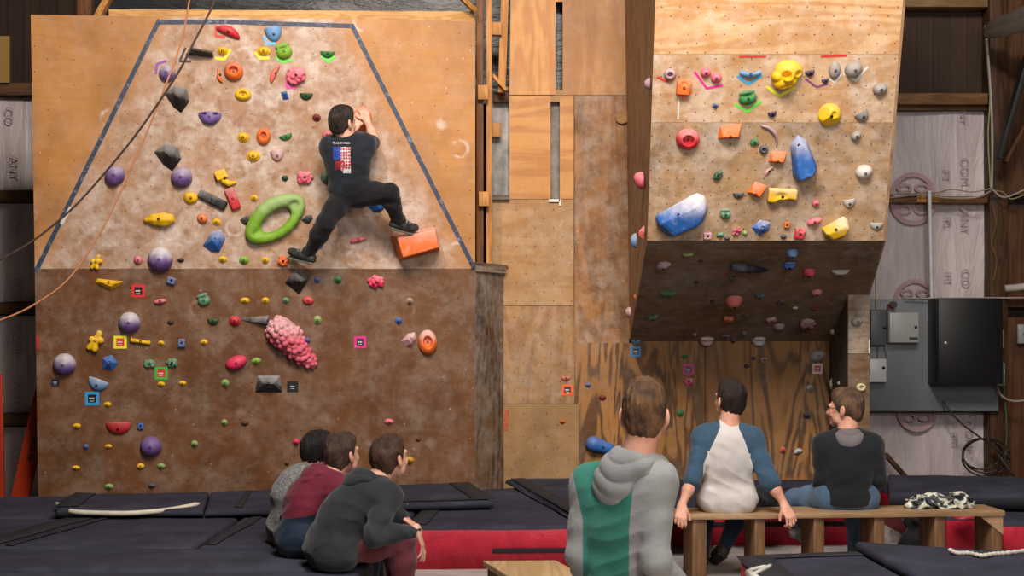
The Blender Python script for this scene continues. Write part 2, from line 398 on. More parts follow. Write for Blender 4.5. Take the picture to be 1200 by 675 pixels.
# framing behind the left wall
bw = wood('c48a4c', '9a6430', 2, name='pine_stud')
bh = wood('d3a368', 'b07c3e', 0, name='pine_beam')
dk = wood('5e3a20', '3a2212', 2, name='dark_stud')
b = MB(); a0 = D(127, 20, 11.6); a1 = D(556, 25, 12.05); b.bar(a0+[0, .02, -.0], a1+[0, .02, .02], .04, .13)
tag(b.build('timber_beam', bh, bevel=.004), 'long pale pine beam running above the top edge of the taped climbing wall', 'beam')
def stud(px, y0, y1, Y, w, mat, lab, px2=None, d=.09):
    p0 = D(px, y0, Y); p1 = D(px2 if px2 is not None else px, y1, Y); p = MB(); W = w*Y/F
    p.box8([p1+[-W/2, 0, 0], p1+[W/2, 0, 0], p1+[W/2, d, 0], p1+[-W/2, d, 0], p0+[-W/2, 0, 0], p0+[W/2, 0, 0], p0+[W/2, d, 0], p0+[-W/2, d, 0]])
    return tag(p.build('timber_stud', mat, bevel=.003), lab, 'stud', 'upright studs in the gap beside the taped wall')
stud(562.5, -80, 312, 12.12, 8, wood('7a4e28', '5a3618', 2, name='brown_stud'), 'brown upright stud tight against the right edge of the taped climbing wall')
stud(573, -80, 312, 12.14, 6.5, bw, 'pale upright stud in the dark gap, second from the taped wall')
stud(594, -80, 108, 12.3, 9, bw, 'leaning pale stud at the edge of the bright centre plywood', 588)
for (x, y, w, h, lab) in ((566, 108, 12, 17, 'upper'), (567, 233, 12, 17, 'lower')):
    p = MB(); q = D(x, y, 12.06); W = w*12.06/F/2; H = h*12.06/F/2; p.box(q-[W, .0, H], q+[W, .05, H])
    tag(p.build('timber_block', bw, bevel=.003), 'short %s pine block nailed between the two thin studs by the gap' % lab, 'block')
p = MB(); q = D(581, 34, 12.25); p.box(q-[.05, 0, .05], q+[.05, .06, .06]); tag(p.build('timber_block', bw, bevel=.003), 'small square pine block high behind the pale studs', 'block')
p = MB(); p.bar(D(577, 88, 12.25), D(594, 106, 12.25), .03, .05, (0, 1, 0)); tag(p.build('timber_brace', bw, bevel=.003), 'short slanting brace above the grey paper in the gap', 'brace')
p = MB(); p.box(D(578, 120, 12.42), D(596, 109, 12.46)); tag(p.build('timber_block', dk, bevel=.003), 'dark cross block just above the grey insulation paper', 'block')
p = MB(); q = D(582, 152, 12.4); p.box(q-[.04, 0, .06], q+[.04, .03, .06]); tag(p.build('timber_block', bw, bevel=.003), 'pale offcut fixed over the grey insulation paper', 'block')
t = NT('paper'); v = t.coord(scale=(1, 1, .6)); nn = t.noise(v, 5, 5); t.bump(nn, .8, .04)
mpaper = t.out(t.ramp(nn, [(.3, s2l('4a4744')), (.7, s2l('b9b4ae'))]), .6)
o = slab('insulation_paper', [D(572, 120, 12.5), D(600, 120, 12.5), D(600, 234, 12.5), D(572, 234, 12.5)], (0, -1, 0), .03, mpaper); tag(o, 'crinkled grey insulation paper filling the gap beside the studs', 'insulation')
t = NT('black_sheet'); v = t.coord(scale=(.5, 1, 2)); nn = t.noise(v, 4, 5, .6, .6); t.bump(nn, .5, .04)
mblk = t.out(t.ramp(nn, [(.35, (.004, .005, .006, 1)), (.7, (.02, .022, .025, 1))]), .4)
o = slab('plastic_sheeting', [D(110, -60, 12.75), D(603, -60, 12.75), D(603, 122, 12.75), D(110, 122, 12.75)], (0, -1, 0), .02, mblk); tag(o, 'black plastic sheeting stapled behind the pine beam and studs', 'sheeting')
# timbers at the top left corner
p = MB(); p.box(D(90, 40, 11.8), D(111, -60, 11.9)); tag(p.build('timber_post', wood('6b4526', '4a2c16', 2, name='brown_post'), bevel=.004), 'short brown post standing above the top edge of the taped wall', 'post')
p = MB(); p.bar(D(112, 26, 11.7), D(132, -10, 11.9), .05, .09, (0, 1, 0)); tag(p.build('timber_brace', bw, bevel=.003), 'pale slanting brace rising from the left end of the pine beam', 'brace')
p = MB(); p.bar(D(556, 12, 12.0), D(536, -8, 11.9), .04, .09, (0, 1, 0)); tag(p.build('timber_brace', bw, bevel=.003), 'pale slanting brace at the right end of the pine beam', 'brace')
p = MB(); p.box(D(-30, 96.8, 13.4), D(12, 43, 13.43)); tag(p.build('plywood_offcut', ply('a88446', 'b8945a', 'v', .2, 0, .3, 0, seed=9)), 'pale yellow plywood offcut leaning on the ledge at the left edge of the photo', 'plywood')
# --- centre wall
wc = empty('wall_center', (0, YB, 0), kind='structure')
mc1 = ply('c98f4a', 'a9662c', 'v', .6, .12, .15, 0, 'e6d2b8', 4, .5, '6b3c18', 2, 16)
mc2 = ply('c48a48', 'a4642c', 'h', .6, .12, .1, 0, 'e6d2b8', 5, .5, '6b3c18', 2, 18)
mc3 = ply('ac8252', '906236', 'h', .45, .3, .2, .16, 'ddcdb8', 6, .6, '5c3c22', 1.5, 14, hole_jit=.42)
mc4 = ply('a87c4c', '7c5028', 'v', .55, .4, .35, .16, 'c9bba8', 7, .6, '45301e', 1.6, 16, hole_jit=.42)
mc5 = ply('9c7648', '8a643a', 'h', .2, .25, .35, .2, 'c4b49c', 8, .6, '3c2a1a', 1.6, 12)
mc6 = ply('a06c3a', '6a4220', 'v', .6, .5, .6, 0, 'c0b4a6', 9, .6, '38240f', 2.4, 20, mottle=.4, mottle_col='5c3816')
mc7 = ply('a8743c', '4c2c14', 'v', .9, .22, .35, 0, 'b0a698', 10, .55, '2a1c10', 1.3, 24)
mc8 = ply('b07c46', '8f5a2c', 'v', .5, .25, .2, 0, 'ddc8ae', 12, .5, '5c3a1c', 1.4, 14)
def bp(xy, mat, th=.02): slab('plywood_panel', pq(PB, *xy), PB.n, th, mat, wc, PB)
bp([(600, -130), (651, -130), (651, 111), (597, 111)], mc1)
bp([(659.5, -130), (775, -130), (775, 111.5), (659.5, 111.5)], mc8)
bp([(651, -130), (659.5, -130), (659.5, 2), (651, 2)], mc1); bp([(651, 105), (659.5, 105), (659.5, 111.5), (651, 111.5)], mc5)
bp([(597, 112), (645, 112), (645, 233), (597, 233)], mc2)
bp([(656, 112), (672.5, 112), (672.5, 233), (656, 233)], mc2)
bp([(645, 112), (656, 112), (656, 119), (645, 119)], mc5)
bp([(575, 233.6), (672.5, 233.6), (672.5, 358), (575, 358)], mc3)
bp([(585, 358.6), (672.8, 358.6), (673.5, 473), (585, 473)], mc4)
bp([(585, 473.6), (678, 473.6), (678, 610), (585, 610)], mc5)
bp([(673.3, 112.3), (742, 112.3), (742, 402), (673.3, 402)], mc6)
bp([(673.3, 402), (737, 402), (737, 396.5), (826, 396.5), (826, 610), (678.6, 610), (678.6, 473.3), (673.9, 473.3)], mc7)
bp([(826.6, 396.5), (975, 396.5), (975, 610), (826.6, 610)], mc7)
o = slab('recessed_board', [D(640, 112, 12.47), D(662, 112, 12.47), D(662, 240, 12.47), D(640, 240, 12.47)], (0, -1, 0), .02, ply('7c756a', '565048', 'v', .6, .3, .4, 0, seed=14), wc)
o = slab('backing_board', [D(590, -130, 12.6), D(790, -130, 12.6), D(790, 112, 12.6), D(590, 112, 12.6)], (0, -1, 0), .02, mblk, wc)
o = slab('backing_board', [D(572, 236, 12.6), D(990, 236, 12.6), D(990, 600, 12.6), D(572, 600, 12.6)], (0, -1, 0), .02, dk, wc)
p = MB(); p.box(D(574, 234, 12.36), D(597, 229, 12.42)); p.build('ledge_board', wood('6e6257', '4c4238', 0, name='grey_ledge'), wc)
b = MB(); b.lathe(D(729, 137, 12.385), (0, -1, 0), [(-.01, .062), (.012, .062), (.015, .058)], 28); tag(b.build('wooden_disc', wood('a67c4e', '86602f', 0, name='disc_wood')), 'round plywood disc screwed over the joint left of the tower', 'disc')
b = MB(); b.box(D(643, 236.5, 12.38), D(656, 233.5, 12.392)); b.box(D(655, 241, 12.38), D(657.2, 233.5, 12.392)); tag(b.build('white_bracket', flat('d8d4cc', .5)), 'small white bracket under the grey slot in the centre plywood', 'bracket')
# rounded dark post partly covered, between centre wall and the tower
# --- tower
wt = empty('wall_tower', (2, 11, 0), kind='structure')
top = lambda p, k=1.35: np.array(p)  # noqa
def ext(a, b, z):      # extend the line b->a up to height z
    a, b = np.array(a), np.array(b); return a+(a-b)*(z-a[2])/(a[2]-b[2])
ZT = 5.2
Ta2, Td2 = ext(Ta, Tb, ZT), ext(Td, Tc, ZT)
seam1 = 64; seam2 = 144
mt1 = ply('cfa574', 'b07434', 'h', .65, .4, .3, .128, 'e8dccb', 20, .55, 'a0682c', 3, 20, hole_jit=.42, mottle=.5, mottle_col='c08a4c')
mt2 = ply('c09a70', 'a0713c', 'h', .6, .6, .4, .128, 'e2d8ce', 21, .55, '8a5c34', 3, 16, hole_jit=.42, mottle=.5, mottle_col='b0804c')
mt3 = ply('ae8a62', '8e6a44', 'h', .5, .7, .75, .128, 'cbbfb4', 22, .55, '4c3826', 3, 14, hole_jit=.4, mottle=.5, mottle_col='7a5c3c')
xl = lambda y: 768-9.5*y/282; xr = lambda y: 1058-23*y/282
slab('plywood_panel', [Ta2, Td2]+pq(PT, (xr(seam1), seam1-.4), (xl(seam1), seam1-.4)), PT.n, .02, mt1, wt, PT)
slab('plywood_panel', pq(PT, (xl(seam1), seam1), (xr(seam1), seam1), (xr(seam2), seam2-.4), (xl(seam2), seam2-.4)), PT.n, .02, mt2, wt, PT)
slab('plywood_panel', pq(PT, (xl(seam2), seam2), (xr(seam2), seam2), (xr(282), 282), (xl(282), 282)), PT.n, .02, mt3, wt, PT)
# left side
mts = ply('a07a54', '86603c', 'v', .5, .5, .5, .16, 'b8a898', 23, .6, '4c3422', 2.4, 14, hole_jit=.5, mottle=.4, mottle_col='6a4a2c')
bt = np.array([Sback[0], YB, 5.2])
Ss = Plane(Ta, Tb, Sback)
slab('plywood_panel', [Ta2, Tb+[0, 0, 0], Uc, np.array([D(731, 400, YB)[0], YB, 5.2])], Ss.n, .02, mts, wt, Ss)
# underside
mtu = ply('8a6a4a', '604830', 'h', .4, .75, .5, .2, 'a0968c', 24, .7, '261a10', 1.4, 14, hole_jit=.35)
q1 = D(1035, 282, 10.6); q4 = D(1000, 400, YB)
tt = .41; rU = q1+(np.array([q4[0], YB, Uc[2]])-q1)*1.0
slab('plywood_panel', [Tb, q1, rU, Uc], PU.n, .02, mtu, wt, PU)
# right side panel of the tower (turned away from the camera)
slab('plywood_panel', [Td2, q1, rU, (rU[0], YB, 5.2)], (1, 0, 0), -.02, mts, wt, Plane(Td2, q1, rU))
# edge battens of the front face
b = MB(); b.bar(Tb-PT.n*.02+[0, 0, .0], Tc-PT.n*.02, .02, .02); b.build('edge_strip', ply('a08a6c', '8a7456', 'h', .3, .3, .3, 0, seed=25), wt)
# small pillar at the right of the underside
pf = [D(994, 334, YP), D(1019, 334, YP), D(1019, 600, YP), D(994, 600, YP)]
mpil = ply('9c7c58', '6e5034', 'h', .75, .75, .35, 0, 'cfc8c0', 26, .7, '33261a', 2.2, 30)
mpil2 = ply('7a5a3a', '5a3e26', 'h', .7, .2, .35, 0, 'cfc8c0', 27, .7, '33261a', 2.2, 30)
wp = empty('wall_pillar', (D(1006, 600, YP)[0], YP, 0), kind='structure')
slab('plywood_panel', [pf[0], pf[1], D(1019, 414, YP), D(994, 414, YP)], (0, -1, 0), .02, mpil, wp, PP)
slab('plywood_panel', [D(994, 414.4, YP), D(1019, 414.4, YP), D(1019, 605, YP), D(994, 605, YP)], (0, -1, 0), .02, mpil2, wp, PP)
pL0, pL1 = D(994, 334, YP), D(994, 605, YP); pb0 = D(972, 320, YB); pb1 = D(972, 605, YB)
PQ = Plane(pL0, pL1, (pb0[0], YB, 1))
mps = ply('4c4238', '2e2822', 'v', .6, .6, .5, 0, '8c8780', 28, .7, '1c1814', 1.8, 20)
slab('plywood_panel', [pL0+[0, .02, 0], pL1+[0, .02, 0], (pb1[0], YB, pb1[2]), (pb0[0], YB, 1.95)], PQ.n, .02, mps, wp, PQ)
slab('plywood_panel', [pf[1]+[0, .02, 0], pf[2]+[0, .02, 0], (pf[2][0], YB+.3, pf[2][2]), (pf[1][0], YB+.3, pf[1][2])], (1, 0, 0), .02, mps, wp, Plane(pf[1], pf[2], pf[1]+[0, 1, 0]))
b = MB(); b.bar(D(1018.5, 398, YP-.01), D(1018.5, 414, YP-.01), .012, .012, (0, 1, 0)); b.build('white_strip', flat('d8d6d2', .5), wp)
# --- the barn behind
YW = 13.5
t = NT('dark_planks'); v = t.coord(scale=(7, 7, 1)); 
x_ = t.n('SeparateXYZ', Vector=t.coord()).outputs[0]; fr = t.math('FRACT', t.math('MULTIPLY', x_, 6.2)); fl_ = t.math('FLOOR', t.math('MULTIPLY', x_, 6.2))
wn = t.n('TexWhiteNoise', W=fl_, _noise_dimensions='1D').outputs[0]
n = t.noise(t.coord(scale=(18, 18, .8)), 1.5, 4, .6, .4); c = t.mix(n, s2l('20140c'), s2l('4e321e')); c = t.mix(t.math('MULTIPLY', wn, .55), c, s2l('241710'))
c = t.mix(t.math('LESS_THAN', fr, .04), c, (.004, .003, .002, 1)); mplank = t.out(c, .75); t.bump(n, .4, .01)
mdk = wood('6b4a2c', '4a301a', 0, name='dark_beam'); mdkv = wood('5e3e22', '3a2412', 2, name='dark_post')
b = MB(); b.box((-9, YW+.12, 0), (9, YW+.2, 7.5)); tag(b.build('wall_back', mplank), kind='structure')
b = MB(); b.box((-9.1, -4, 0), (-9, YW+.2, 7.5)); tag(b.build('wall_side', mplank), kind='structure')
b = MB(); b.box((9, -4, 0), (9.1, YW+.2, 7.5)); tag(b.build('wall_side', mplank), kind='structure')
b = MB(); b.box((-9.1, -4.1, 0), (9.1, -4, 7.5)); tag(b.build('wall_front', mplank), kind='structure')
b = MB(); b.box((-9.1, -4.1, 7.5), (9.1, YW+.2, 7.6)); tag(b.build('ceiling', mplank), kind='structure')
# floor
t = NT('floor_vinyl'); v = t.coord(rot=(0, 0, .35)); br = t.n('TexBrick', Vector=v, Scale=1.0, Color1=s2l('b9b1ac'), Color2=s2l('a59d99'), Mortar=s2l('6b6461')); br.inputs['Mortar Size'].default_value = .004
br.inputs['Brick Width'].default_value = 1.2; br.inputs['Row Height'].default_value = .2; n = t.noise(t.coord(), 5, 5, .65)
mfloor = t.out(t.mix(t.math('MULTIPLY', t.sm(n, .45, .7), .35), br.outputs[0], s2l('7c7571')), .5)
b = MB(); b.box((-9, -4, -.1), (9, YW+.2, 0)); tag(b.build('floor', mfloor), kind='structure')
# house wrap
t = NT('house_wrap'); v = t.coord(scale=(2.2, 1, .5)); n1 = t.noise(v, 2.5, 5, .6, .8); n2 = t.noise(t.coord(scale=(60, 1, 6)), 1, 2)
mwrap = t.out(t.ramp(n1, [(.3, s2l('b8aaac')), (.7, s2l('d0c4c4'))]), .45); t.bump(t.math('ADD', n1, t.math('MULTIPLY', n2, .03)), .7, .06)
mink = flat('a89a9e', .6, .1, name='wrap_ink'); mpink = flat('b8949a', .6, .1, name='pink_ink')
def wrap(lab, x0, y0, x1, y1):
    e = empty('house_wrap', D((x0+x1)/2, y1, YW), lab, 'house wrap', 'printed house wrap between the barn timbers')
    a = D(x0, y1, YW); c_ = D(x1, y0, YW); nx, nz = 24, 30; V = []; 
    for j in range(nz+1):
        for i in range(nx+1):
            X = a[0]+(c_[0]-a[0])*i/nx; Z = a[2]+(c_[2]-a[2])*j/nz; V.append((X, YW+.05-.035*pnoise(Vector((X*2.5, 3, Z*1.1)))-.01*pnoise(Vector((X*9, 1, Z*2))), Z))
    Fc = [(j*(nx+1)+i, j*(nx+1)+i+1, (j+1)*(nx+1)+i+1, (j+1)*(nx+1)+i) for j in range(nz) for i in range(nx)]
    k = len(V); V += [(x, YW+.1, z) for x, y, z in V]; Fc += [tuple(q+k for q in reversed(f)) for f in Fc]
    mk('sheet', V, Fc, mwrap, e, smooth=True)
    return e
def letters(e, s, x, y, h, rot, mat=None, Y=YW-.003, nm='printing'):
    """writing printed on a surface, turned by rot degrees, at pixel x,y with letter height h (pixels)"""
    cu = bpy.data.curves.new(nm, 'FONT'); cu.body = s; cu.size = h*Y/F*1.25; cu.extrude = .0008; cu.align_x = 'CENTER'; cu.align_y = 'CENTER'; cu.resolution_u = 3
    tmp = bpy.data.objects.new(nm, cu); C.objects.link(tmp); bpy.context.view_layer.update(); me = bpy.data.meshes.new_from_object(tmp.evaluated_get(bpy.context.evaluated_depsgraph_get()))
    bpy.data.objects.remove(tmp); me.materials.clear(); me.materials.append(mat or mink); o = bpy.data.objects.new(nm, me); C.objects.link(o); o.parent = e; o.location = D(x, y, Y)-wloc(e); o.rotation_euler = (math.pi/2, 0, 0)
    o.rotation_euler.rotate_axis('Z', math.radians(rot)); return o
wr = [wrap('pinkish house wrap between the right wall ledge and the cable shelf, by the tower', 1020, 130, 1155, 229.5),
      wrap('pinkish house wrap behind the upright metal conduit, above the grey electrical board', 1015, 239, 1155, 350.5),
      wrap('pinkish house wrap below the grey electrical board, behind the hanging cable loops', 1010, 483, 1155, 575),
      wrap('grey house wrap topmost at the left edge, below the plank ledge', -60, 113, 46, 222),
      wrap('grey house wrap at the left edge between the two darkest rails', -60, 238, 46, 354),
      wrap('grey house wrap at the left edge crossed by the orange rope end', -60, 370, 46, 484),
      wrap('grey house wrap lowest at the left edge, behind the orange ladder', -60, 501, 50, 590)]
def logo(e, x, y, r, half=None):
    b = MB(); c0 = D(x, y, YW-.004); R = r*YW/F; n = 40; a0, a1 = (0, 2*math.pi) if half is None else (half, half+math.pi)
    cl = half is None; k = n if cl else n+1
    V = []; 
    for i in range(k):
        an = a0+(a1-a0)*i/n
        for rr in (R, R*.8): V.append(c0+[rr*math.cos(an), 0, rr*math.sin(an)])
    Fc = [(2*i, 2*((i+1) % k), 2*((i+1) % k)+1, 2*i+1) for i in range(k if cl else k-1)]
    b.add(V, Fc)
    for sx in (-1, 1):          # the two loops inside the ring
        for sz in ((-.28, .28) if cl else ((.32,) if half == 0 else (-.32,))):
            V = []; 
            for i in range(24):
                an = 2*math.pi*i/24
                for q in (1, .62): V.append(c0+[sx*R*.38+R*.34*q*math.cos(an), -.0005, R*sz+R*.2*q*math.sin(an)])
            b.add(V, [(2*i, 2*((i+1) % 24), 2*((i+1) % 24)+1, 2*i+1) for i in range(24)])
    b.build('round_emblem', mpink, e, flip=False)
logo(wr[0], 1070, 229, 27, 0); logo(wr[1], 1070, 237, 27, math.pi); logo(wr[1], 1072, 351, 24, 0); logo(wr[2], 1075, 482, 24, math.pi)
for e, s, x, y, h in ((wr[0], 'COM', 1130, 200, 11), (wr[0], 'FT', 1108, 205, 10), (wr[0], 'NY', 1128, 137, 9), (wr[1], 'ANY', 1130, 258, 11), (wr[1], 'PL', 1110, 260, 10), (wr[1], 'CO', 1131, 325, 11), (wr[1], 'FT', 1110, 325, 10),
                      (wr[2], 'COMP', 1135, 510, 10), (wr[2], 'FTF', 1118, 515, 9), (wr[3], 'ANY', 16, 195, 11), (wr[3], 'CO', 10, 135, 11), (wr[4], 'COM', 17, 262, 11), (wr[4], 'NY', 20, 335, 11), (wr[5], 'COMP', 18, 400, 11), (wr[5], 'FT', 6, 400, 8), (wr[5], 'ANY', 20, 462, 11), (wr[6], 'COM', 18, 540, 11)):
    letters(e, s, x, y, h, -90)
def rail(lab, x0, x1, y0, y1, Y=YW-.06, d=.12, mat=None, nm='timber_rail'):
    b = MB(); b.box(D(x0, y1, Y)*[1, 1, 1], D(x1, y0, Y)+[0, d, 0]); return tag(b.build(nm, mat or mdk, bevel=.004), lab, 'rail')
rail('deep brown ledge timber below the dark planks at the left edge', -60, 46, 97, 111, mat=mdk)
rail('dark wooden rail under the topmost grey wrap at the left edge', -60, 46, 223, 236)
rail('dark wooden rail crossed by the orange rope at the left edge', -60, 46, 355, 368)
rail('dark wooden rail behind the orange ladder top', -60, 50, 485, 499)
rail('long brown ledge timber under the dark planks right of the tower', 1030, 1158, 109, 122, YW-.14, .2, wood('8c6640', '5e4024', 0, name='ledge_wood'))
rail('thin brown lip board just under the long ledge right of the tower', 1030, 1160, 124, 129, YW-.05, .1)
rail('brown wooden cable shelf crossing the pinkish wrap', 1020, 1158, 230, 238, YW-.1, .15, wood('7c5836', '52361c', 0, name='shelf_wood'))
rail('pale top timber above the dark planks in the right corner', 1058, 1158, -6, 8, YW-.1, .2, wood('8c7048', '6e5434', 0, name='ledge_wood2'))
b = MB(); b.box(D(1075, 237, YW-.14), D(1097, 229, YW-.02)); tag(b.build('timber_block', bw, bevel=.003), 'pale pine block behind the top of the metal conduit', 'block')
b = MB(); b.box(D(1160, 600, YW-.12)*[1, 1, 0], D(1176, -80, YW)+[0, .1, 0]); tag(b.build('timber_post', wood('563720', '30200f', 2, name='barn_post'), bevel=.005), 'tall brown post beside the wrap with pale cables stapled to it', 'post')
b = MB(); b.box(D(1179, 600, YW-.06)*[1, 1, 0], D(1240, 372, YW)+[0, .1, 0]); b.box(D(1179, 360, YW-.06), D(1240, 245, YW)+[0, .1, 0]); b.box(D(1179, 228, YW-.06), D(1240, -80, YW)+[0, .1, 0])
tag(b.build('plank_cladding', wood('5c3a20', '3a2210', 2, .5, .6, name='cladding')), 'red-brown plank cladding at the right edge behind the post', 'cladding')
b = MB(); b.bar(D(1212, 40, 12.9), D(1170, 186, 13.0), .05, .12, (0, 1, 0)); tag(b.build('timber_brace', flat('17130f', .6), bevel=.004), 'dark slanting roof brace in the right corner', 'brace')
b = MB(); b.bar(D(1215, 120, 13.1), D(1178, 190, 13.1), .03, .06, (0, 1, 0)); tag(b.build('timber_brace', dk, bevel=.004), 'thinner brown brace behind the dark one in the right corner', 'brace')
b = MB(); b.bar(D(1037, 532, YW-.2), D(1062, 560, YW-.2), .04, .1, (0, 1, 0)); tag(b.build('timber_brace', mdkv, bevel=.004), 'short brown board leaning against the wrap beside the black sweater', 'board')
# draped sheet and cables in the corner
b = MB(); pts0 = resample([D(1152, 30, 13.0), D(1165, 20, 12.8), D(1205, 2, 12.4)], 12); V = []
for i, p in enumerate(pts0):
    for k in range(9): f = k/8; V.append(p+[0, .12*math.sin(k*1.9)*.4-.05*f, -(.02+.0*i+f*(.10+.012*i))+.01*math.sin(k*3.1)])
b.add(V, [(i*9+k, i*9+k+1, (i+1)*9+k+1, (i+1)*9+k) for i in range(11) for k in range(8)])
o = b.build('draped_sheet', flat('5a5048', .5), smooth=True, flip=False); o.modifiers.new('s', 'SOLIDIFY').thickness = .01
tag(o, 'grey folded sheet hanging from the roof in the top right corner', 'sheet')
def cable(lab, pts, r, col, nm='cable', n=40, cat='cable', group=None, rough=.5):
    b = MB(); b.tube(resample(pts, n), r, 7); return tag(b.build(nm, flat(col, rough, name='cable_skin'), smooth=True), lab, cat, group)
cg = 'thin cables stapled round the right corner'
cable('pale yellow cable running down the corner post from the roof', [D(1154, 32, 13.25), D(1156, 60, 13.3), D(1160, 115, 13.3), D(1158, 160, 13.3), D(1161, 224, 13.3)], .008, '8c8a50', group=cg)
cable('white cable running down the corner post from the draped sheet', [D(1155, 30, 13.22), D(1159, 80, 13.26), D(1162, 130, 13.3), D(1163, 180, 13.3), D(1162, 223, 13.3)], .012, 'a8a29c', group=cg)
cable('white cable sagging along the cable shelf to the tower', [D(1161, 224, 13.25), D(1145, 231, 13.2), D(1110, 232, 13.3), D(1080, 228, 13.3), D(1040, 232, 13.3)], .009, '9c8c80', group=cg)
cable('upper beige cable arching over the shelf between the letters', [D(1161, 221, 13.25), D(1140, 225, 13.3), D(1115, 222, 13.35), D(1095, 226, 13.35), D(1042, 228, 13.35)], .006, '8c7c68', group=cg)
cable('yellow cable looping from the post towards the right edge', [D(1162, 223, 13.25), D(1175, 225, 13.25), D(1186, 233, 13.2), D(1210, 224, 13.2)], .006, '8c8458', group=cg)
cable('white cable rising from the post to the right edge', [D(1163, 222, 13.24), D(1178, 231, 13.2), D(1210, 218, 13.2)], .008, 'a09a94', group=cg)
cable('thin wavy copper wire hanging below the cable knot', [D(1163, 238, 13.3), D(1167, 262, 13.3), D(1162, 285, 13.3), D(1168, 305, 13.3), D(1164, 330, 13.3)], .003, '8c5a38', group=cg)
cable('white cable lying on top of the electrical board', [D(1060, 350, 13.25), D(1120, 349, 13.2), D(1170, 349, 13.2), D(1210, 349, 13.2)], .006, 'a8a29c', group=cg)
cable('green cable dropping beside the board towards the mats', [D(1174, 395, 13.2), D(1176, 450, 13.2), D(1180, 500, 13.2), D(1177, 545, 13.2)], .005, '3c6a3c', group=cg)
cable('pale cable bundle running from the board to the right edge', [D(1168, 452, 13.2), D(1174, 464, 13.15), D(1188, 470, 13.15), D(1210, 468, 13.15)], .012, '8c8078', group=cg)
cable('thick white lagged pipe end at the right edge above the board', [D(1178, 338, 13.2), D(1192, 337, 13.2), D(1212, 334, 13.2)], .035, 'b0a8a0', 'lagged_pipe', cat='pipe')
b = MB(); loop = []
for i in range(92):
    a = i/30*2*math.pi; r = 26-3*(i//30); loop.append(D(1153+(r+2)*math.cos(a)+3*math.sin(a*.31), 536+(22-2*(i//30))*math.sin(a)-2*(i//30), 13.1+.01*(i % 7)))
loop = [D(1105, 470, 13.2), D(1125, 495, 13.15)]+loop+[D(1190, 560, 13.0)]
b.tube(resample(loop, 260), .009, 7); tag(b.build('coiled_cable', flat('2a1f1c', .5), smooth=True), 'black cable coiled in loops in front of the wrap by the corner post', 'cable')
cable('bright conduit pipe standing on the electrical board', [D(1089, 223, 13.3), D(1090, 260, 13.3), D(1091, 310, 13.3), D(1092, 352, 13.3)], .02, 'd0d4d8', 'conduit_pipe', cat='pipe', rough=.25)
# electrical board
eb = empty('electrical_board', D(1095, 482, 13.35), 'large grey electrical backing board bolted below the pinkish wrap', 'electrical board')
b = MB(); b.box(D(1010, 482, 13.3), D(1170, 351, 13.3)+[0, .04, 0]); b.build('backing_sheet', flat('74787c', .5, .1, 2, .1), eb, bevel=.004)
def cab(lab, x0, y0, x1, y1, d, col, lock=(.85, .5), badge=None, Y=13.3, dark='222222', hinge=False):
    e = empty('electrical_box', D((x0+x1)/2, y1, Y), lab, 'electrical box', 'boxes mounted on the electrical board')
    a = D(x0, y1, Y); c_ = D(x1, y0, Y); m = flat(col, .45, .06, 3, .1); b = MB(); b.box((a[0], Y-d*.8, a[2]), (c_[0], Y-.002, c_[2])); b.build('housing', m, e, bevel=.006)
    b = MB(); b.box((a[0]+.004, Y-d, a[2]+.004), (c_[0]-.004, Y-d*.8, c_[2]-.004)); dr = b.build('door', m, e, bevel=.005)
    lx = a[0]+(c_[0]-a[0])*lock[0]; lz = a[2]+(c_[2]-a[2])*lock[1]; b = MB(); b.lathe((lx, Y-d+.001, lz), (0, -1, 0), [(0, .014), (.01, .014), (.012, .008)], 12); b.build('lock', flat(dark, .3, .05, 3, .6), dr)
    if badge: b = MB(); b.box((a[0]+(c_[0]-a[0])*badge[0], Y-d-.003, a[2]+.03), (a[0]+(c_[0]-a[0])*badge[1], Y-d, a[2]+.055)); b.build('nameplate', flat('3a3a38', .5), dr)
    return e
cab('light grey square electrical box on the board left of the black cabinet', 1038, 366, 1073, 402, .12, 'b4b4b0', (.88, .52), (.66, .95))
cab('dark grey tall fuse box beside the pillar, above the white box', 1017, 363, 1036, 405, .1, '5e6164', (.85, .5), None)
cab('white small meter box beside the pillar, lowest on the board', 1016, 420, 1036, 448, .1, 'd8d8da', (.8, .62), None)
bc = cab('large black electrical cabinet with its door on the grey board', 1087, 350, 1162, 449, .32, '0b0b0c', (.12, .48), None, dark='c0c0c0')
cab('cream thermostat box on the board beside the black cabinet', 1163, 386, 1174, 408, .06, 'a8a888', (.7, .5), None)
cab('grey terminal box on the board under the cream one', 1164, 425, 1176, 452, .06, '8c8c88', (.7, .5), None)
cab('pale switch plate box on the cladding at the right edge', 1191, 380, 1206, 403, .05, '8c8c8a', (.5, .5), None, Y=13.42)
e = empty('pressure_gauge', D(1045, 362, 13.2), 'small round gauge with red fittings above the light grey box', 'gauge')
b = MB(); b.lathe(D(1046, 357, 13.25), (0, -1, 0), [(0, .03), (.04, .032), (.045, .026)], 18); b.build('dial', flat('5a4a4a', .3), e)
b = MB(); b.tube([D(1040, 364, 13.28), D(1041, 357, 13.27), D(1046, 357, 13.27)], .012, 8); b.build('pipe_fitting', flat('8c3a34', .4), e)
cable('yellow cable entering the dark grey fuse box from above', [D(1026, 290, 13.3), D(1026, 330, 13.3), D(1026.5, 364, 13.28)], .005, '9c8a28', group=cg)
b = MB(); [b.tube([D(x, 404, 13.3), D(x+dx, 422, 13.3)], .008, 8) for x, dx in ((1028, 0), (1036, 3))]; tag(b.build('cable_tails', flat('6a6a6a', .5)), 'two grey cable tails between the dark fuse box and the white box', 'cable')
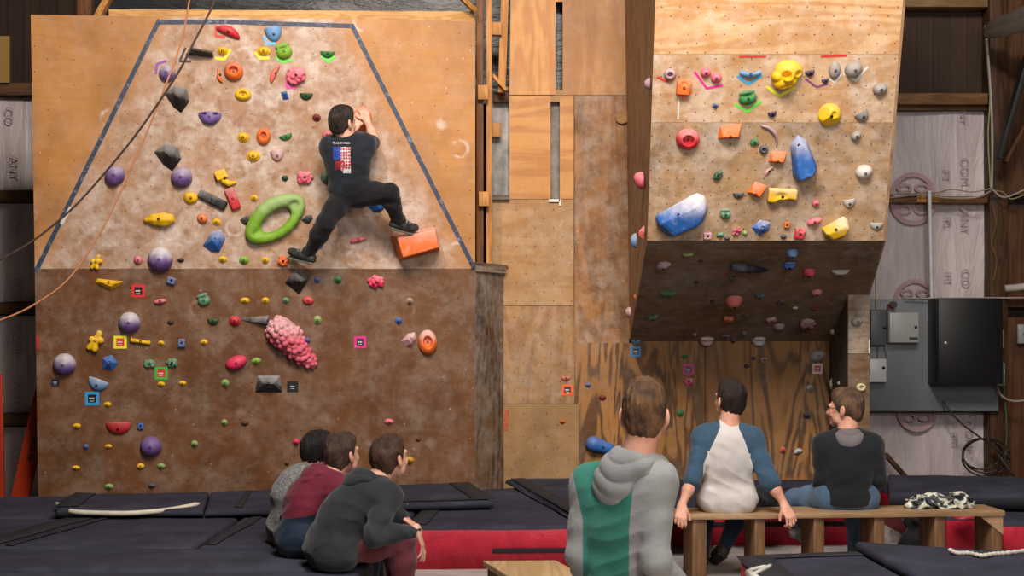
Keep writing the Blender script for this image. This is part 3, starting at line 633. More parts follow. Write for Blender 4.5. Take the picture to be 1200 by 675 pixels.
# orange ladders
def ladder(lab, a, b_, w, th, Y, steps):
    e = empty('ladder', b_, lab, 'ladder', 'orange ladders in the left corner'); m = flat('a43012', .4, .08, 4, name='orange_fibreglass')
    for off in (0, .38):
        q = MB(); sh_ = np.array([a[0]/a[1]*off, off, 0]); q.bar(np.array(a)+sh_, np.array(b_)+sh_, w, th, (0, 1, 0)); q.build('rail', m, e, bevel=.004)
    for k in range(steps):
        f = (k+.6)/steps; p = np.array(a)*(1-f)+np.array(b_)*f; q = MB(); q.bar(p+[0, .01, 0], p+[p[0]/p[1]*.37, .37, 0], .03, .03); q.build('rung', flat('8a8a8a', .4, .1, 5, .7), e)
    return e
ld = ladder('orange ladder with black lettering slanting behind the left edge of the climbing wall', D(56, 440, 12.0), D(20.5, 597, 12.0), .15, .03, 12.0, 5)
le = letters(ld, 'ALTOZ', 38, 526, 7.5, 72, flat('2a0c06', .5), 11.975, 'lettering')
ladder('orange ladder rail standing upright at the very left edge', D(-1, 440, 12.2), D(1.5, 597, 12.2), .06, .03, 12.2, 4)
# ================================================================ climbing holds
COL = dict(yel='f0bc10', gold='d09a18', pur='6c5090', dpur='3c2a50', org='e86f28', dorg='c2602a', red='c8252f', dred='7c1a24', mar='7a3038', pink='df6478', hot='e0305c', ppink='cf9a9c', sal='e2685a', grn='2c7d3a', dgrn='1d4f28',
           lime='7fae2c', pgrn='8ea85a', sage='5c8a68', blu='2a66b4', lblu='6a9cd0', sblu='4a6494', nav='1a2238', blk='19191b', dgry='3a3a3c', gry='9a928a', wht='cfcac2', brn='4a2c1c', tan='b08c74', slate='424854', crm='dccfa0', apink='a8808a')
PLN = dict(L=PL, B=PB, T=PT, S=Ss, U=PU, P=PP, Q=PQ)
def basis(pl):
    return Matrix(((pl.u[0], -pl.n[0], pl.v[0]), (pl.u[1], -pl.n[1], pl.v[1]), (pl.u[2], -pl.n[2], pl.v[2])))
def hull(pts):
    import bmesh
    bm = bmesh.new(); [bm.verts.new(p) for p in pts]; r = bmesh.ops.convex_hull(bm, input=bm.verts[:])
    bmesh.ops.delete(bm, geom=[g for g in r['geom_interior'] if isinstance(g, bmesh.types.BMVert)], context='VERTS')
    bmesh.ops.dissolve_limit(bm, angle_limit=.02, verts=bm.verts[:], edges=bm.edges[:])
    me = bpy.data.meshes.new('hold'); bm.to_mesh(me); bm.free(); return me
def sdf_hold(kind, a, b, d, sd):
    """field in local (u, -w, v): y is negative away from the wall"""
    m = max(a, b); h = max(.0035, m/{'brain': 36, 'cluster': 16, 'skull': 24}.get(kind, 14)); f = Field((-a*1.25-.02, -d*1.35-.02, -b*1.25-.02), (a*1.25+.02, .02, b*1.25+.02), h); r = np.random.default_rng(sd)
    E = lambda u, v, w, ru, rv, rw, k=.2, op='add', ax=None: f.ell((u*a, -w*d, v*b), (ru*a, rw*d, rv*b), ax, k*m, op)
    if kind in ('ball', 'blob', 'smooth'):
        E(0, 0, 0, 1, 1, 1)
        if kind == 'blob': E(r.uniform(-.3, .3), r.uniform(-.2, .4), .5, .6, .6, .6, .3)
    elif kind == 'egg': E(-.15, -.05, 0, .85, .92, 1); E(.35, .15, 0, .65, .7, .8, .4)
    elif kind == 'jug':
        E(0, -.05, 0, 1, .95, 1); E(0, .62, .75, .62, .42, .6, .12, 'sub'); E(0, .9, .3, .9, .3, .3, .2)
    elif kind == 'knob':
        E(0, 0, 0, 1, .9, .55); E(0, .05, .55, .62, .6, .5, .25); E(0, .75, .95, .4, .35, .35, .1, 'sub')
    elif kind in ('donut', 'oval'):
        E(0, 0, .1, 1, 1, .95); E(-.02, .05, .95, .5, .46, 1.05, .12, 'sub'); E(0, 0, 0, .9, .9, .25, .1)
    elif kind == 'half':      # flat top, round belly
        E(0, .85, 0, 1, 1.75, 1); f.cut((0, 0, b*.85), (0, .25, 1), .02*m)
    elif kind == 'shelf':
        E(0, .5, 0, 1, 1.4, 1); f.cut((0, 0, b*.5), (.0, -.35, 1), .03*m); E(0, .75, .8, .55, .5, .55, .1, 'sub')
    elif kind == 'lip':       # wide crescent edge, hollow above
        E(0, .15, 0, 1, .9, 1); E(0, .85, .55, .8, .75, .9, .08, 'sub')
    elif kind == 'eyes':      # purple two pocket hold
        E(0, .55, 0, 1, 1.45, .8); f.cut((0, 0, b*.62), (0, .3, 1), .08*m)
        for s_ in (-.5, .5): E(s_, .45, .7, .27, .22, .6, .06, 'sub')
        E(0, -.3, .6, .5, .5, .4, .4)
    elif kind == 'bar': f.box((0, -d*.4, 0), (a, d*.6, b), None, min(b, d)*.35, .01)
    elif kind == 'brick':     # tapered block with a hollowed top
        f.box((0, -d*.3, 0), (a, d*.7, b), None, .12*m, .01); f.cut((0, -d, b*.55), (0, -.8, 1)); f.cut((a*.8, -d, 0), (1, -.6, 0)); f.cut((-a*.8, -d, 0), (-1, -.6, 0)); E(0, .7, 1, .5, .5, .6, .1, 'sub')
    elif kind == 'block': f.box((0, -d*.3, 0), (a*.92, d*.7, b*.9), None, .22*m, .01); E(.1, .1, 1.0, .3, .3, .3, .15, 'sub')
    elif kind == 'cluster':
        n = 46 if m > .12 else 26; E(0, 0, 0, .86, .86, .8)
        for i in range(n):
            u, v = r.uniform(-1, 1, 2); q = math.hypot(u, v)
            if q > .95: u, v = u/q*.85, v/q*.85; q = .85
            w = .8*math.sqrt(max(.03, 1-q*q)); s_ = r.uniform(.13, .24); f.ell((u*a*.86, -w*d, v*b*.86), (s_*m, s_*m*.8, s_*m), None, .018*m, 'add')
    elif kind == 'brain':     # big lumpy leg-of-lamb shape
        P = [(-.36, .36, .95), (-.1, .12, .9), (.2, -.25, .75), (.5, -.58, .55), (.78, -.82, .38)]; R = [.53, .54, .45, .35, .26]
        for (u, v, w), q in zip(P, R): f.ell((u*a, 0, v*b), (q*m*1.02, w*d*.9, q*m*1.08), None, .1*m)
        put = []
        for i in range(1500):
            j = r.integers(0, 5); (u, v, w), q = P[j], R[j]; an = r.uniform(0, 6.28); rr = math.sqrt(r.uniform(0, 1)); s_ = r.uniform(.10, .14)*m*(.5+.8*q); pc = np.array([u*a+rr*q*m*math.cos(an), -w*d*.9*math.sqrt(max(.02, 1-rr*rr)), v*b+rr*q*m*1.05*math.sin(an)])
            if any(np.linalg.norm(pc-o_)< .8*(s_+so_) for o_, so_ in put): continue
            put.append((pc, s_))
            f.ell((u*a+rr*q*m*math.cos(an), -w*d*.9*math.sqrt(max(.02, 1-rr*rr)), v*b+rr*q*m*1.05*math.sin(an)), (s_, s_, s_), None, .006)
    elif kind == 'pinch':
        f.cap((-a*.62, -d*.25, -b*.5), (0, -d*.35, 0), b*.42, b*.5, .1*m); f.cap((0, -d*.35, 0), (a*.6, -d*.25, b*.5), b*.5, b*.4, .1*m)
    elif kind == 'curve':     # slim curved pinch
        P = [(a*math.sin(t*1.1)*1.0, -d*.3, b*(t*.9)) for t in np.linspace(-1, 1, 7)]; P = [(p[0]*.5-a*.35*(1-abs(i-3)/3), p[1], p[2]) for i, p in enumerate(P)]; R = [m*.12, m*.2, m*.25, m*.22, m*.18, m*.13, m*.08]; f.chain(P, R, .05*m)
    elif kind == 'arc':       # thin rib bowed upwards
        P = [(a*.93*t, -d*.25, b*(.6-1.3*t*t*.9)) for t in np.linspace(-1, 1, 9)]; f.chain(P, [b*.2+b*.24*(1-abs(t)) for t in np.linspace(-1, 1, 9)], .03*m)
    elif kind == 'banana':
        P = [(a*.85*t, -d*.35, b*(.25*math.cos(t*2))) for t in np.linspace(-1, 1, 7)]; f.chain(P, [b*(.35+.45*(1-t*t)) for t in np.linspace(-1, 1, 7)], .1*m)
    elif kind == 'horn':
        P = [(-a*.75, -d*.4, b*.2), (-a*.4, -d*.5, b*.25), (0, -d*.45, -b*.1), (a*.4, -d*.4, -b*.45), (a*.85, -d*.35, -b*.5)]; f.chain(P, [b*.62, b*.66, b*.55, b*.4, b*.22], .1*m)
    elif kind == 'long':      # rounded pod, fat right end, ridged
        P = [(-a*.8, -d*.3, -b*.1), (-a*.3, -d*.4, 0), (a*.3, -d*.5, 0), (a*.65, -d*.5, b*.05)]; f.chain(P, [b*.4, b*.75, b*.95, b*.8], .1*m)
        f.warp(lambda x, y, z: .04*b*np.sin(z/b*9))
    elif kind == 'dragon':    # spiky rail
        f.cap((-a*.8, -d*.3, b*.1), (a*.8, -d*.35, -b*.15), b*.42, b*.4, .1*m)
        for i in range(5): u = -.85+i*.42; f.cap((u*a, -d*.5, 0), ((u-.05)*a, -d*.75, b*(.85 if i == 0 else .5)), b*.28, b*.1, .06*m)
        E(.1, .3, .9, .5, .25, .4, .1, 'sub')
    elif kind == 'claw':      # three lobed figure
        for P in (((-.6, -.75), (0, 0)), ((0, 0), (.35, .75)), ((0, 0), (.7, .1)), ((0, -.1), (.15, -.8)), ((-.1, 0), (-.45, .1))): f.cap((P[0][0]*a, -d*.3, P[0][1]*b), (P[1][0]*a, -d*.4, P[1][1]*b), m*.26, m*.3, .15*m)
    elif kind == 'two':       # square plate with a wing
        f.box((-a*.35, -d*.4, b*.35), (a*.5, d*.5, b*.55), ((.92, 0, .38), (0, 1, 0), (-.38, 0, .92)), .1*m, .01); f.chain([(-a*.1, -d*.4, -b*.3), (a*.3, -d*.45, -b*.6), (a*.85, -d*.2, -b*.45)], [b*.38, b*.32, b*.15], .05*m)
    elif kind == 'skull':
        f.ell((a*.08, -d*.25, b*.3), (a*.86, d*.72, b*.66), None, .1*m); f.ell((-a*.05, -d*.3, -b*.35), (a*.72, d*.6, b*.45), ((.96, 0, .27), (0, 1, 0), (-.27, 0, .96)), .1*m)
        f.ell((a*.0, -d*.95, -b*.02), (a*.32, d*.3, b*.3), None, .1*m); f.ell((-a*.55, -d*.4, b*0), (a*.38, d*.45, b*.35), None, .1*m)
        for (u, v, q) in ((-.1, .12, .3), (.66, .2, .24)): f.ell((u*a, -d*.98, v*b), (q*a, d*.5, q*b*.85), None, .05*m, 'sub')
        f.ell((a*.4, -d*1.0, -b*.12), (a*.14, d*.25, b*.1), None, .05*m, 'sub'); f.ell((-.05*a, -d*.95, -b*.55), (a*.55, d*.25, b*.1), ((.96, 0, .27), (0, 1, 0), (-.27, 0, .96)), .04*m, 'sub'); f.ell((.1*a, -d*.7, -b*.95), (a*.6, d*.6, b*.2), None, .05*m, 'sub')
    elif kind == 'ring':      # big green loop (as seen: leaning ellipse with a long hole), built unrotated
        n = 18; P = []; R = []
        for i in range(n+1):
            t = 2*math.pi*i/n; P.append((a*.80*math.cos(t), -d*(.45+.1*math.sin(t)), b*.70*math.sin(t)*(1-.12*math.cos(2*t)))); R.append(b*(.33+.07*math.sin(t+.4)))
        f.chain(P, R, .02)
        f.ell((-a*.72, -d*.3, 0), (a*.2, d*.5, b*.42), None, .05); f.ell((a*.70, -d*.3, 0), (a*.22, d*.5, b*.46), None, .05)
        f.ell((a*.66, -d*.95, 0), (a*.13, d*.3, b*.22), None, .02, 'sub'); f.ell((-a*.68, -d*.95, 0), (a*.1, d*.3, b*.16), None, .02, 'sub')
    elif kind == 'roll':
        f.cap((-a*.72, -d*.4, b*.1), (a*.8, -d*.35, -b*.15), b*.85, b*.6, .02)
        f.cut((a*.8, 0, 0), (1, 0, 0), .02)
    elif kind == 'shell':     # big blue scooped edge
        E(0, .25, 0, 1, 1.05, 1); f.cut((0, 0, b*.42), (.0, -.45, 1), .05*m); E(.1, .55, .95, .75, .35, .5, .15, 'sub')
    elif kind == 'fin':       # tall rounded slab, fatter below
        f.chain([(-a*.25, -d*.2, b*.72), (-a*.15, -d*.35, b*.1), (a*.2, -d*.45, -b*.45)], [a*.5, a*.68, a*.78], .05); f.cut((0, 0, -b*.92), (.25, 0, -1), .02)
    elif kind == 'horned':    # yellow hourglass with scooped lower edge
        f.box((0, -d*.35, b*.1), (a, d*.6, b*.85), None, .25*b, .01); E(-.1, -.85, .8, .35, .5, .8, .15, 'sub'); E(.55, -1.0, .6, .6, .75, .9, .2, 'sub'); E(-.1, .1, 1.1, .4, .3, .4, .2, 'sub')
    elif kind == 'face':      # faceted dome with one flat scooped face
        E(0, 0, 0, 1, 1, 1); f.cut((0, -d*.75, -b*.3), (.2, -1, -.9), .03*m); f.cut((-a*.55, -d*.6, 0), (-1, -.9, .25), .03*m); E(.25, .1, 1.05, .28, .4, .4, .1, 'sub')
    else: E(0, 0, 0, 1, 1, 1)
    f.cut((0, 0, 0), (0, 1, 0))
    w = {'ball': 0, 'brain': 0, 'cluster': .01, 'smooth': 0, 'skull': .02}.get(kind, .05)
    if w: g = sines(sd, 2.4/m, 5); f.warp(lambda x, y, z: w*m*.35*g(x, y, z))
    return f
HULLS = {
    'sheet': ([(-1, -.05), (.55, 1), (.85, .85), (1, .3), (.8, -.4), (-.3, -1), (-.7, -.75)], [(-.82, -.22, .9), (.5, .55, 1), (.78, .3, 1), (.62, -.3, .9), (-.28, -.78, .8)]),
    'tall': ([(-.95, .6), (-.5, 1), (.15, .78), (1, -.4), (.85, -.7), (-.35, -1), (-.65, -.75)], [(-.65, .5, .75), (-.3, .72, .7), (.05, .55, .8), (.72, -.42, 1), (.6, -.62, 1), (-.3, -.85, 1), (-.5, -.6, .95)]),   # outline on the wall (u, v) then raised points (u, v, w); all in half sizes
    'pent': ([(-.95, .35), (-.1, 1), (.8, .75), (1, -.15), (.35, -1), (-.3, -.55)], [(-.1, .3, 1), (.25, -.05, .95)]),
    'pyr': ([(-1, -1), (1, -1), (.82, 1), (-.82, 1)], [(-.35, .15, 1), (.35, .15, 1)]),
    'tri': ([(-1, -.5), (-.55, .75), (.9, .45), (1, -.6)], [(-.5, .1, 1), (.75, -.1, .75)]),
    'spear': ([(-1, .55), (1, 1), (1, -1), (-1, .15)], [(.92, .75, 1), (.92, -.6, 1)]),
    'dia': ([(-1, -.1), (-.2, 1), (1, .35), (.1, -1)], [(-.15, .1, 1), (.3, 0, .9)]),
    'facet': ([(-1, -.2), (-.15, .8), (.75, 1), (1, .1), (.3, -1), (-.4, -.9)], [(-.1, .1, 1), (.45, .3, .9), (.2, -.5, .8)]),
    'wing': ([(-.95, .5), (.0, -.95), (.5, -.8), (1, -.15), (-.7, 1)], [(-.5, .4, .8), (.55, -.2, 1), (.1, -.5, .8)]),
    'kite': ([(-1, .15), (-.1, .95), (1, -.2), (.1, -1)], [(0, .1, 1)]),
    'cheese': ([(-1, -.9), (-.85, .75), (1, 1), (.9, -.7)], [(-.6, -.5, 1), (.65, -.45, 1), (.0, .35, .6)]),
    'leaf': ([(-.5, -1), (.6, -.8), (1, .2), (.1, 1), (-.9, .4)], [(0, 0, 1), (.2, .3, .8)]),
    'vol': ([(-1, .72), (.92, 1), (1, -.62), (-.76, -1)], [(-.78, .52, 1), (-.05, .52, .93), (.82, .78, 1), (.88, -.4, 1), (.05, -.6, .85), (-.64, -.78, 1)])}
def hold(pk, x, y, w, h, rot, shape, col, chalk, label, depth=None, grp=None):
    pl = PLN[pk]; p = pl.hit(x, y); Y = p[1]; A = w*Y/F/2; B_ = h*Y/F/2
    if pk == 'S': A *= 1.9
    if pk == 'U': B_ *= 1.25
    sd = abs(hash((x, y))) % 9973
    d = depth*Y/F if depth else min(A, B_)*(1.15 if shape in ('ball', 'egg') else .95)
    d = max(d, .018); A = max(A, .02); B_ = max(B_, .016)
    c, s_ = math.cos(math.radians(rot)), math.sin(math.radians(rot)); chalk_m = holdmat(COL[col], round(min(1, chalk*1.35+.05), 2), .25 if shape in ('ball', 'shell', 'smooth') else .45)
    name = 'climbing_volume' if shape in HULLS and max(w, h) >= 27 else 'climbing_hold'
    bol = None
    if shape in HULLS:
        base, up = HULLS[shape]; P = [(u*A, 0, v*B_) for u, v in base]+[(u*A, -w_*d, v*B_) for u, v, w_ in up]
        me = hull([(q[0]*c-q[2]*s_, q[1], q[0]*s_+q[2]*c) for q in P]); me.materials.append(chalk_m); bol = (up[0][0]*A, up[0][1]*B_, d)
        q = np.mean([(u*A, v*B_, w_*d) for u, v, w_ in up[:2]], 0); bol = q
    else:
        f = sdf_hold(shape, A, B_, d, sd); V, Q = f.mesh(); rr = np.hypot(V[:, 0], V[:, 2]); nr = V[rr < max(f.h*1.5, .006)]
        if len(nr): bol = (0, 0, -nr[:, 1].min())
        V = np.stack([V[:, 0]*c-V[:, 2]*s_, V[:, 1], V[:, 0]*s_+V[:, 2]*c], 1)
        me = bpy.data.meshes.new('hold'); me.from_pydata(V.tolist(), [], Q.tolist()); me.materials.append(chalk_m); me.polygons.foreach_set('use_smooth', [True]*len(me.polygons))
    o = bpy.data.objects.new(name, me); C.objects.link(o)
    M = basis(pl).to_4x4(); M.translation = Vector(p+pl.n*.0015); o.matrix_world = M
    if shape in HULLS: md = o.modifiers.new('b', 'BEVEL'); md.width = (.14 if shape in ('sheet', 'tall') else .06)*min(A, B_); md.segments = 2
    tag(o, label, 'climbing hold' if name == 'climbing_hold' else 'climbing volume', grp or {'L': 'climbing holds on the taped wall', 'B': 'climbing holds on the centre and lower ply', 'T': 'climbing holds on the tower front', 'S': 'climbing holds on the tower side', 'U': 'climbing holds on the tower underside', 'P': 'climbing holds on the small pillar', 'Q': 'climbing holds on the small pillar'}[pk])
    if bol is not None and max(w, h) >= 8 and shape not in ('brain', 'ring', 'skull', 'arc', 'horn'):
        r = min(.011, .3*min(A, B_)); b = MB(); b.lathe((bol[0]*c-bol[1]*s_, -bol[2]-.001 if shape not in HULLS else -bol[2]+.002, bol[0]*s_+bol[1]*c), (0, -1, 0), [(-.01, r), (.001, r), (.002, r*.6), (-.003, r*.45)], 10)
        bo = mk('bolt', b.V, b.F, flat('1a1612', .35, .1, 5, .7), None, np.zeros(3)); bo.parent = o; bo.location = (0, 0, 0)
    return o
